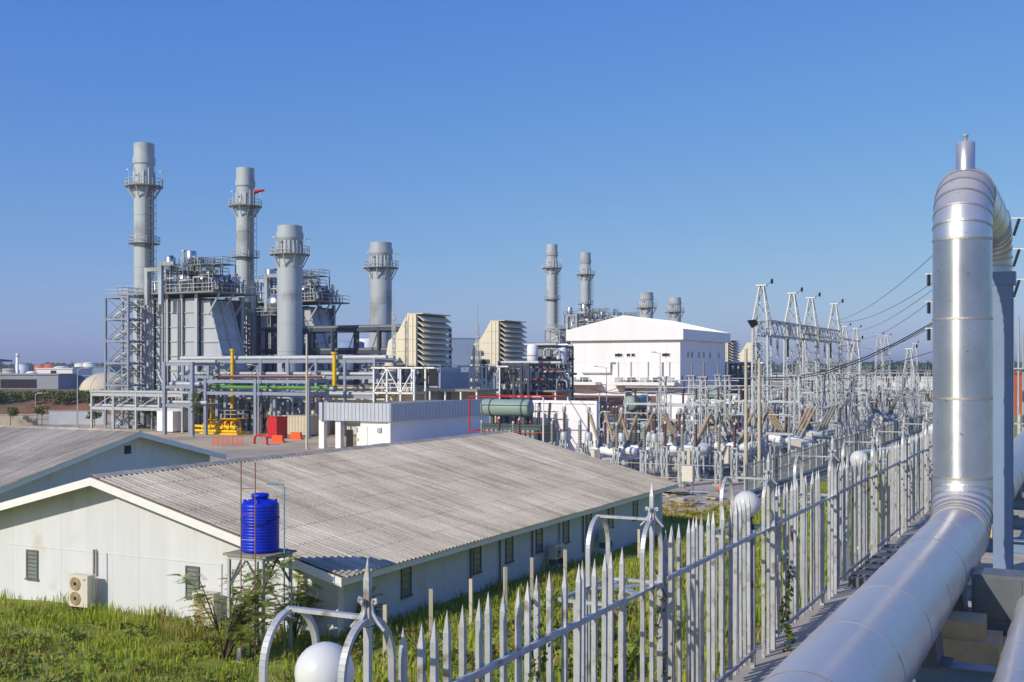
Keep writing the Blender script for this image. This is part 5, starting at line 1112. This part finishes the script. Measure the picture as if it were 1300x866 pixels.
# line to the right: phase conductors
for i, (px0, py0, px1, py1) in enumerate(((1055,408,1182,312),(1060,408,1184,352),(1078,420,1183,360),(1086,430,1183,372),(1094,440,1183,412))):
    a = C(px0,py0,165 if i < 2 else 225); b = C(px1+30,py1-14,70); wire('conductor', a, b, 1.2, .022, f'thin overhead conductor rising to the right, {ORD[i]} from the top')
def picwire(name, pts, r, label, m='cable'): return tag(MB().sweep([C(*p) for p in pts], r, 6).build(name, m), label, 'wire', 'dark cables across the gantries')
picwire('bundled_cable', [(952,480,118),(985,479.5,117),(1010,478.5,116),(1050,471,113),(1100,453,108),(1140,434,104),(1182,411,100),(1240,378,95)], .055, 'thick dark cable sagging across the gantries, upper strand')
picwire('bundled_cable', [(952,482.5,118),(985,482,117),(1010,481,116),(1050,474,113),(1100,456,108),(1140,436.5,104),(1182,413.5,100),(1240,380.5,95)], .045, 'thick dark cable sagging across the gantries, lower strand')
picwire('bus_cable', [(960,481,150),(1020,485,150),(1080,480,150),(1130,463,150),(1182,447,150),(1240,432,150)], .045, 'dark bus cable behind the thick sagging cable')
for i in range(6): wire('conductor', (-44+i*3.2, 97, 7.2), (-44+i*3.2+rd.uniform(-1,1), 116, 7.2), .7, .03, f'drooping bus conductor over the near breakers, {ORD[i]} from the left', group='drooping bus conductors')
for i in range(6): wire('conductor', (-43+i*3.4, 116, 7.2), (-43+i*3.4, 160, 7.6), 1.0, .03, f'long bus conductor across the yard, {ORD[i]} from the left', group='long bus conductors')
# yellow and red markers, cone
x, y = G(915, 624); t = thing('traffic_cone', 'orange-red traffic cone on the gravel by the yard fence', 'cone', (x,y,.05)); MB().lathe(0,0,[(.22,.04),(.04,.95)],14).build('body','orange',t); MB().box(-.28,.28,-.28,.28,0,.04).build('base','orange',t)
# cabinet on stand and wire fence along the near edge of the yard
x, y = G(874, 630); t = thing('kiosk', 'pale control kiosk on legs near the corner of the long house', 'cabinet', (x,y,.05)); MB().box(-.4,.4,-.3,.3,1.0,2.1).build('box','acwhite',t); [MB().bar((sx,0,0),(sx,0,1.0),.1).build('leg','galvdark',t) for sx in (-.3,.3)]; MB().box(-.36,.36,-.32,-.301,1.05,2.05).build('door','acwhite',t)
nf = thing('wire_fence', 'low galvanised post and rail fence along the near edge of the switchyard', 'fence', (-33, 77.5, .05)); 
for k in range(9): MB().tube((-13+k*2.9,0,0),(-13+k*2.9,0,2.2),.05,8).build('post','galv',nf)
for z in (.3,1.2,2.15): MB().tube((-13,0,z),(10.2,0,z),.03,6).build('rail','galv',nf)
for k in range(2): MB().box(-9+k*.0,-8.4,-.06,-.04,1.5,2.0).build('warning_sign','yellow',nf) if k == 0 else None
# road-side mesh fence of the switchyard
rfence = thing('yard_fence', 'long grey steel bar fence between switchyard and access road', 'fence', (-21.2, 78, .0))
for k in range(0, 110): MB().bar((0,k*2.6,0),(0,k*2.6,2.5),.09).build('post','galv',rfence)
mm = MB()
for k in range(0, 1100): mm.bar((0,k*.26,.2),(0,k*.26,2.35),.035)
mm.build('bars','galvdark',rfence,stuff=True)
for z in (.35,1.3,2.2): MB().box(-.03,.03,0,285,z,z+.05).build('rail','galv',rfence)
struct(MB().box(-21.5,-20.95,76,364,-.1,.35).build('fence_footing','concrete'))
# ---- transformers and fire walls
def fwall(px0, px1, yb, yt, label, dep=.4):
    x0, y0 = G(px0, yb); x1 = onY(px1, y0); z = zat(yt, x0, y0); t = thing('fire_wall', label, 'wall', (x0,y0,0), 0, 'white transformer fire walls'); n = 2; L = x1-x0
    for k in range(n): MB().box(L*k/n+.12,L*(k+1)/n-.12,-.12,dep-.12,.1,z-.35).build('wall_panel','whitewall',t)
    for k in range(n+1): MB().box(L*k/n-.115,L*k/n+.115,-.2,dep,0,z-.3).build('pillar','whitewall',t)
    MB().box(-.15,L+.15,-.22,dep+.02,z-.299,z).build('cap','whitewall',t); return t
fwall(679, 757, 584, 508, 'white transformer fire wall with framed panels right of the green transformer')
fwall(835, 940, 534, 499, 'low beige wall far behind the breakers, right of the white hall front')
def transformer(x, y, label, rz=0, pm='galv'):
    t = thing('power_transformer', label, 'transformer', (x,y,.03), rz, 'oil-filled power transformers')
    MB().box(-3.0,3.0,-1.5,1.5,.4,3.5).build('tank','tfgreen',t); MB().box(-3.1,3.1,-1.6,1.6,3.5,3.65).build('cover','tfgreen',t); MB().box(-3.6,3.6,-2.2,2.2,-.02,.4).build('plinth','concrete',t)
    for k in range(12): MB().box(-2.8+k*.48,-2.5+k*.48,-2.5,-1.52,.8,3.2).build('radiator_fin','tankgreen',t)
    c = MB().lathe(0,0,[(.05,-3.0),(.75,-2.95),(.82,-2.8),(.82,2.0),(.75,2.15),(.05,2.2)],22,axis=(1,0,0),o=(-.6,-.6,5.2)).build('conservator','tankgreen',t)
    for x in (-2.6,.8): MB().lathe(0,0,[(.86,0),(.86,.12)],22,axis=(1,0,0),o=(x,-.6,5.2)).build('band','darksteel',c); MB().bar((x,-.6,3.6),(x,-.6,4.5),.3).build('strut','tfgreen',c)
    for i, x in enumerate((.6,1.7,2.8)): insulator(MB(),(x,.7,3.65),(x+.15,.75,5.7),.2).build('bushing','porcelain',t)
    for i, x in enumerate((-2.4,-1.6,-.8)): insulator(MB(),(x,.9,3.65),(x,.9,4.8),.14).build('bushing','porcelain',t)
    pr = [(-3.9,-2.8),(3.9,-2.8),(3.9,2.8),(-3.9,2.8)]
    for z in (3.0,6.3): 
        for a, b in zip(pr, pr[1:]+pr[:1]): MB().tube((*a,z),(*b,z),.05,6).build('sprinkler_pipe',pm,t)
    for a in pr: MB().tube((*a,0),(*a,6.3),.07,6).build('sprinkler_riser',pm if a[0] < 0 else 'fascia',t)
    return t
X, Y = G(650, 588); transformer(X, Y+1.5, 'green-grey power transformer with cylindrical oil tank left of the white fire wall', 0, 'red')
X, Y = G(795, 572); transformer(X, Y+3, 'dark power transformer behind the tan bushings right of the white fire wall', math.pi/2)
X, Y = G(905, 545); transformer(X, Y+3, 'distant power transformer with red pipes in front of the beige wall')
X, Y = G(726, 572); t = thing('fire_hydrant_pipe', 'red valve pipework standing before the white fire wall', 'pipe', (X,Y-2,0)); MB().sweep([(-6,0,3.1),(.5,0,3.1),(.5,0,2.0),(-.3,0,1.2),(-.3,0,0)],.12,8).build('pipe','red',t); MB().sweep([(.5,0,2.6),(.9,0,2.2),(.9,0,0)],.1,8).build('branch','red',t); MB().cbox(.3,-.1,1.4,.4,.3,.5).build('valve','red',t)
for i, (px, yb) in enumerate(((788,609),(872,605),(938,601),(1003,590))):
    X, Y = G(px, yb); place('brk', X, Y, (-.5,.25,-.15,.4)[i], f'white-tank circuit breaker with spread tan bushings behind the long house roof, {ORD[i]} from the left', 'near circuit breakers')
for i, px in enumerate((757,765,772,779,783)): X = onY(px,122); place('post', X, 122, 0, f'slim brown insulator right of the white fire wall, {ORD[i]} from the left', 'insulators by the fire wall')
for i, px in enumerate((824,838,868,888,842)): X = onY(px,100); place('ct', X, 100, 0, f'brown instrument transformer behind the roof corner, {ORD[i]} placed there', 'instrument transformers behind the roof corner')
# things on the ground by the yard fence
rd2 = random.Random(3)
for i, (px, yb, s) in enumerate(((857,628,1.2),(905,634,.6),(868,640,.8),(840,628,.7))):
    x, y = G(px, yb, .1); g = gzf(x,y); t = thing('slab_pile', f'small heap of broken concrete slabs on the grass by the switchyard, {ORD[i]} of four', 'rubble', (x,y,g), 0, 'rubble heaps')
    for k in range(5): o = MB().box(-.7*s,.7*s,-.5*s,.5*s,k*.12,k*.12+.1).build('slab','concrete',t); o.rotation_euler = (rd2.uniform(-.08,.08), rd2.uniform(-.08,.08), rd2.uniform(0,3)); o.location = (rd2.uniform(-.5,.5)*s, rd2.uniform(-.4,.4)*s, 0)

# ================================================================== far surroundings
def cambox(px0, px1, yb, yt, zc, dep, m, name, label, cat='building', z0=None, roof=None, group=None, slots=()):
    x0, y0, zb = C(px0, yb, zc); x1, y1, _ = C(px1, yb, zc); zt = C(px0, yt, zc)[2]; zb = z0 if z0 is not None else zb
    L = math.hypot(x1-x0, y1-y0); t = thing(name, label, cat, (x0,y0,0), TH, group); n = max(2, int(L/6))
    for k in range(n): MB().box(L*k/n+.02,L*(k+1)/n-.02,0,dep,zb-.5,zt).build('wall_panel',m,t)
    MB().box(-.3,L+.3,-.3,dep+.3,zt,zt+.35).build('roof',roof or m,t)
    for a, b, c, d in slots: MB().box(L*a,L*b,-.12,-.02,zb+(zt-zb)*c,zb+(zt-zb)*d).build('opening','black',t)
    return t
ex0, ey0 = W(-190,222); 
mb = MB(); L = 260
mb.prism([(0,-.3),(14,2.9),(260,3.4),(260,-.3)], 0, L, 'x'); e = struct(mb.build('embankment','soil',None,(*W((-770-CX)/F*224,224),0),TH))
cen = []; r_ = random.Random(9)
for k in range(420): xc = -160+r_.random()*86; zc = 231+r_.random()*16; a = W(xc, zc); cen.append((*a, 2.4+r_.random()*1.4))
q = leafcloud('hedge_row','bushleaf',cen,[(1.1,1.1,.9)]*420,24000,.42,None,1.5,9); q['kind'] = 'stuff'; q['label'] = 'scrubby green bushes along the embankment at far left'; q['category'] = 'bushes'
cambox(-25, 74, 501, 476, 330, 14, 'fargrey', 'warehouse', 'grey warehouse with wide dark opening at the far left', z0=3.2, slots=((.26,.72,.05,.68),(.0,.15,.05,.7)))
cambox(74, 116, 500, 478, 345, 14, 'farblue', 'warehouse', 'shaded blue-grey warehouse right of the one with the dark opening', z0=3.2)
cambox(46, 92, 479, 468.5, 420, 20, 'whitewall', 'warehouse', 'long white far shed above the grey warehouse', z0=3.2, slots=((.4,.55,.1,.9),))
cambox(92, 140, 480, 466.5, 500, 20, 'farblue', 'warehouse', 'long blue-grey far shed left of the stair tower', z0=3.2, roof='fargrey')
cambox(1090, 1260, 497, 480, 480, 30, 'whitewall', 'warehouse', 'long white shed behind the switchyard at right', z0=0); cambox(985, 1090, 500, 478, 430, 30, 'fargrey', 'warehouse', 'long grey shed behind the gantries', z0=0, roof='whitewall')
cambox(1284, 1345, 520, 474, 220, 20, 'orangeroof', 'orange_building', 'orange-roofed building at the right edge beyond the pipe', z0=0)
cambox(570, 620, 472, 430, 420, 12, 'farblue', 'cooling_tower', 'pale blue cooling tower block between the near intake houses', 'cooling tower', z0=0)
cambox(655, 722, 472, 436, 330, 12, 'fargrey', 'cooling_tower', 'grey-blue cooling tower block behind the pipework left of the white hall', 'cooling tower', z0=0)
x, y, z = C(136, 500, 300); t = thing('storage_dome', 'white domed storage building left of the stair tower', 'dome', (x,y,3.0)); n = 10; r = 7.0
MB().lathe(0,0,[(r*math.cos(math.pi/2*i/n)+.01, .72*r*math.sin(math.pi/2*i/n)) for i in range(n+1)],28).build('shell','beige',t)
for k in range(9): a = k*math.pi/9*2; MB().sweep([(1.004*r*math.cos(math.pi/2*i/n)*math.cos(a),1.004*r*math.cos(math.pi/2*i/n)*math.sin(a),1.004*.72*r*math.sin(math.pi/2*i/n)) for i in range(n)],.06,4).build('seam','beige',t)
for i, (px, yt, m, rr, zc) in enumerate(((10,470,'beige',5,520),(40,474,'whitewall',2,380),(52,464,'orangeroof',5,900),(64,463,'orangeroof',5,900),(78,466,'whitewall',6,900),(103,462,'whitewall',5,900),(113,461,'whitewall',5,900),(28,463,'whitewall',6,1100))):
    x, y, z = C(px, yt, zc); t = thing('storage_tank', f'far round storage tank on the left skyline, {["wide beige","small white upright","rust-orange left","rust-orange right","low white","pale left of the dome","pale above the dome","very distant white"][i]} one', 'storage tank', (x,y,0), 0, 'skyline storage tanks')
    MB().lathe(0,0,[(rr,0),(rr,z),(rr*.5,z+.6),(.05,z+.8)],20).build('shell',m,t); MB().lathe(0,0,[(rr+.1,z-.25),(rr+.1,z)],20).build('rim','fargrey',t)
x, y, z = C(22, 449, 400); t = thing('chimney', 'thin white chimney on the left skyline', 'chimney', (x,y,0)); MB().lathe(0,0,[(.6,0),(.5,z),(.4,z)],12).build('shaft','whitewall',t); MB().lathe(0,0,[(.7,z-1),(.7,z-.7)],12).build('band','fargrey',t)
x, y, z = C(-2, 456, 420); t = thing('roof_canopy', 'dark flat canopy at the left edge of the skyline', 'canopy', (x,y,0), TH); MB().prism([(-12,z+1.2),(3,z-.3),(3,z-.9),(-12,z-1)], -5, 5).build('roof','fardark',t); [MB().bar((sx,0,0),(sx,0,z-.9),.5).build('column','fargrey',t) for sx in (-8,1)]
# tree line on the horizon
def treeline(px0, px1, zc, yt, n, sd, label):
    r_ = random.Random(sd); cen = []; rad = []
    for k in range(n):
        px = px0+(px1-px0)*(k+r_.random()*.6)/n; x, y, z = C(px, yt+r_.uniform(-1.5,2.5), zc+r_.uniform(-40,40)); w = r_.uniform(5,9)*zc/800
        cen += [(x,y,z*.55),(x+r_.uniform(-3,3),y,z*.85)]; rad += [(w,w,z*.55),(w*.6,w*.6,z*.35)]
    o = leafcloud('tree_line','farleaf',cen,rad,n*130,2.6*zc/800,None,1.3,sd); o['kind'] = 'stuff'; o['label'] = label; o['category'] = 'trees'
treeline(1095, 1182, 900, 463, 26, 61, 'dark far trees behind the white shed at right'); treeline(-20, 170, 1300, 465, 40, 62, 'far hazy tree line on the left skyline'); treeline(-600, -20, 1300, 462, 90, 65, 'far tree line beyond the left edge of the embankment'); treeline(380, 620, 1500, 464, 46, 63, 'far tree line behind the plant centre'); treeline(900, 1330, 1500, 463, 60, 64, 'far tree line behind the switchyard')
# flowering ground cover by the yard fence
cen = []
for k in range(60): x, y = G(820+r_.random()*120, 632+r_.random()*28, .3); cen.append((x,y,gzf(x,y)+.1))
q = leafcloud('ground_cover','flowerleaf',cen,[(.6,.6,.15)]*60,2600,.12,None,1.4,13); q['kind'] = 'stuff'; q['label'] = 'orange-flowered ground cover by the corner of the switchyard'; q['category'] = 'ground cover'
# transmission pole at right edge
X, Y, _ = C(1318, 470, 52); t = thing('transmission_pole', 'transmission pole whose white crossarms reach in at the right edge', 'power pole', (X,Y,0), TH); zt = C(1318, 262, 52)[2]
MB().tube((.15,0,0),(.15,0,zt),.22,12,.14).build('pole','concretepole',t)
for i, yy in enumerate((277, 316, 355)):
    z = C(1291, yy, 52)[2]; MB().bar((-1.72+.0*i,0,z),(.15,0,z),.06).build('crossarm','fascia',t); b = insulator(MB(),(-.86,0,z-.02),(-1.12,0,z-.8),.09,10,9).build('insulator_string','blackrubber',t); MB().bar((-1.12,0,z-.8),(-1.15,0,z-.9),.05).build('clamp','galv',b)
X, Y, _ = C(1178, 470, 62); t = thing('transmission_pole', 'line pole whose white-capped insulators show left of the pipe', 'power pole', (X,Y,0), TH); zt = C(1180, 340, 62)[2]
MB().tube((.6,0,0),(.6,0,zt),.2,12,.12).build('pole','concretepole',t)
for yy in (348, 383, 417): z = C(1178, yy, 62)[2]; MB().bar((-.15,0,z),(.6,0,z),.07).build('crossarm','fascia',t); insulator(MB(),(.05,0,z-.02),(.05,0,z-.65),.13,10,7).build('insulator_string','blackrubber',t)
for i, px in enumerate((1286,1293,1299)): X, Y, _ = C(px,500,70); t = thing('thin_mast', f'thin pale mast at the right edge, {ORD[i]} from the pipe frame', 'mast', (X,Y,0), 0, 'thin masts at the right edge'); MB().tube((0,0,0),(0,0,C(px,380+i*22,70)[2]),.09,8,.06).build('pole','galv',t); MB().bar((-.6,0,9),(.6,0,9),.08).build('arm','galv',t)
# white transverse fence and pipes on the lawn beyond the bank
t = thing('picket_fence', 'white picket fence crossing behind the pipes at the right edge', 'fence', (-3.3, 47.5, 0)); 
for k in range(40): MB().bar((k*.25,0,gzf(-3.3+k*.25,47.5)),(k*.25,0,7.3),.07).build('picket','fencepaint',t)
for z in (5.4,6.9): MB().bar((0,.06,z),(9.8,.06,z),.06).build('rail','fencepaint',t)
for i, (yy, zz) in enumerate(((575,1.2),(590,1.4))):
    x0, y0 = G(1090, yy, zz); x1, y1 = G(1200, yy-14, zz); t = thing('ground_pipe', ['white ground pipe on low posts beyond the fence, far one','white ground pipe on low posts beyond the fence, near one'][i], 'pipe', (x0,y0,0)); MB().tube((0,0,zz),(x1-x0,y1-y0,zz),.2,10).build('pipe','fascia',t); [MB().bar(((x1-x0)*q,(y1-y0)*q,0),((x1-x0)*q,(y1-y0)*q,zz),.15).build('post','galv',t) for q in (.1,.5,.9)]

# ================================================================== grass, shrub, weeds
def grass():
    r = np.random.default_rng(11); n = 300000
    x = r.uniform(-48, -4.2, n); y = r.uniform(9, 66, n)
    inside = (x < -20.2) & (y > 28.75) & (y < 59.3) & (x > -41); vis = (y > 8) & ~inside & ~((x < -41) & (y > 30))
    clump = np.sin(x*1.7+2*np.sin(y*.7))*np.sin(y*1.9+1.5*np.sin(x*.9)); dn = np.hypot(x, y)
    bare = np.sin(x*.45+1.2)*np.sin(y*.38+.4) > .55
    keep = vis & (r.random(n) < np.clip(.68+.4*clump, .2, 1)) & ~(bare & (r.random(n) < .55)) & ~((y > 46) & (r.random(n) < .5)); x = x[keep]; y = y[keep]; n = len(x); clump = clump[keep]
    z = gz(x, y); L = (.11+.17*r.random(n))*(1+.5*clump); near = ((x < -17.3) & (x > -20.3) & (y > 28)) | ((y > 26.5) & (y < 28.8) & (x < -20.5)); L = np.where(near, L*1.5, L)
    a = r.uniform(0, 2*np.pi, n); lean = r.uniform(.05, .6, n); dx = np.cos(a); dy = np.sin(a); w = .011+.012*r.random(n)
    p0 = np.stack([x-dy*w, y+dx*w, z-.03], 1); p1 = np.stack([x+dy*w, y-dx*w, z-.03], 1)
    mid = np.stack([x+dx*lean*L*.35, y+dy*lean*L*.35, z+L*.65], 1); tip = np.stack([x+dx*lean*L, y+dy*lean*L, z+L*(1-.35*lean)], 1)
    sw = np.stack([-dy*w*.8, dx*w*.8, np.zeros(n)], 1)
    quads = np.concatenate([np.stack([p0, p1, mid-sw, mid+sw], 1), np.stack([mid+sw, mid-sw, tip-sw*.1, tip+sw*.1], 1)])
    o = npquads('grass', 'grassblade', quads); o['kind'] = 'stuff'
    o['label'] = 'rough green grass covering the bank around the long house'; o['category'] = 'grass'
grass()
def shrub(px, py, hgt, label, seed, nbr=15, spread=1.3, leafn=22, depthz=None):
    rd = random.Random(seed); x, y = G(px, py, 1.1); g = gzf(x, y); x, y = G(px, py, g); g = gzf(x, y)
    t = thing('feathery_shrub', label, 'shrub', (x, y, g)); tips = []; st = MB()
    MBs = MB()
    for b in range(nbr):
        a = rd.uniform(-1.4, 2.2) if b % 3 else rd.uniform(0, 2*math.pi); sp = rd.uniform(.25, 1)*spread; hh = hgt*rd.uniform(.45, 1)
        p = [Vector((0,0,-.1)), Vector((math.cos(a)*sp*.18, math.sin(a)*sp*.18, hh*.3)), Vector((math.cos(a)*sp*.5, math.sin(a)*sp*.5, hh*.62)), Vector((math.cos(a)*sp*.85, math.sin(a)*sp*.85, hh*.88)), Vector((math.cos(a)*sp*1.1, math.sin(a)*sp*1.1, hh))]
        p = [q + Vector((rd.uniform(-.06,.06), rd.uniform(-.06,.06), 0)) for q in p]
        MBs.sweep(p, .02, 5, radii=[.035,.026,.018,.01,.004])
        for k in range(17):
            f = rd.uniform(.3, 1)*4; i = min(3, int(f)); tips.append((p[i].lerp(p[i+1], f-i), a + rd.uniform(-1.8, 1.8)))
    MBs.build('trunk', 'bark', t)
    qs = []
    for p, a in tips:
        d = Vector((math.cos(a), math.sin(a), rd.uniform(-.1, .55))).normalized(); L = rd.uniform(.35, .7); s = d.cross(Vector((0,0,1))).normalized(); up = s.cross(d)
        for k in range(leafn):
            u = k/leafn; c = p + d*(L*u) + Vector((0,0,-.12*u*u))
            for sg in (-1, 1):
                ll = .09*(1-.55*abs(u-.4)); e = c + s*sg*ll + d*ll*.35 + up*rd.uniform(-.02,.02); wv = d*.013
                qs.append([c-wv, c+wv, e+wv*.6, e-wv*.6])
    npquads('crown', 'fernleaf', np.array([[list(v) for v in q] for q in qs]), t)
shrub(285, 836, 3.2, 'feathery-leaved shrub growing in front of the tank tower', 3, 26, 2.1)
shrub(372, 812, 2.0, 'smaller feathery shrub right of the tank tower legs', 5, 9, 1.1)
shrub(452, 808, 1.3, 'low feathery seedling by the long house corner', 8, 5, .6)
def weeds():
    r = random.Random(17); cen = []; rad = []
    for k in range(230):
        px = r.uniform(-10, 470) if k % 2 else r.uniform(430, 800); py = r.uniform(780, 880) if k % 2 else r.uniform(760, 870); x, y = G(px, py, 1.6)
        for q in range(6): x, y = G(px, py, gzf(x, y))
        if x < -20 and y > 28.2: continue
        h = r.uniform(.08, .3); cen.append((x, y, gzf(x, y)+h*.7)); rad.append((r.uniform(.12,.35), r.uniform(.12,.35), h))
    o = leafcloud('weeds', 'weedleaf', cen, rad, 9000, .085, None, 1.7, 19); o['kind'] = 'stuff'; o['label'] = 'broad-leaved weeds scattered through the rough grass'; o['category'] = 'weeds'
weeds()
def vine(y, z0, z1, n, seed, label, x=FX):
    r = np.random.default_rng(seed); t = thing('climbing_vine', label, 'vine', (x, y, z0)); k = 10
    zz = np.linspace(0, z1-z0, k); c = [(.05*math.sin(z*9), .05*math.cos(z*7), z) for z in zz]
    MB().sweep(c, .006, 5).build('stem', 'bark', t)
    q = leafcloud('leaves', 'bushleaf', c, [(.06,.10,.14)]*k, n, .055, t, 1.2, seed)
vine(8.05, 5.1, 7.1, 110, 21, 'dead brownish vine on the pickets left of the empty lamp frame')
vine(8.22, 5.1, 6.9, 90, 22, 'dry vine climbing the picket next to the dead vine')
vine(7.05, 5.3, 7.0, 26, 23, 'small green vine on a picket right of the front globe lamp')
vine(11.1, 5.1, 6.9, 70, 24, 'green vine on the empty lamp frame')
vine(16.6, 5.1, 6.3, 90, 25, 'leafy weed at the base of the third fence panel')
vine(15.75, 5.1, 5.9, 150, 26, 'dark leafy weed on the concrete strip at the globe lamp frame', FX+.2)

# ================================================================== air
hm = bpy.data.materials.new('haze_air'); hm.use_nodes = True; hn = hm.node_tree; hn.nodes.remove(hn.nodes['Principled BSDF'])
pv = hn.nodes.new('ShaderNodeVolumePrincipled'); pv.inputs['Color'].default_value = (0.86, 0.91, 1.0, 1); pv.inputs['Density'].default_value = 0.00025; pv.inputs['Anisotropy'].default_value = 0.2
hn.links.new(pv.outputs[0], hn.nodes['Material Output'].inputs['Volume']); MATS['haze'] = hm
hz = MB().box(-7500, 7500, -900, 8500, -1.5, 60).build('haze', 'haze'); hz['kind'] = 'stuff'
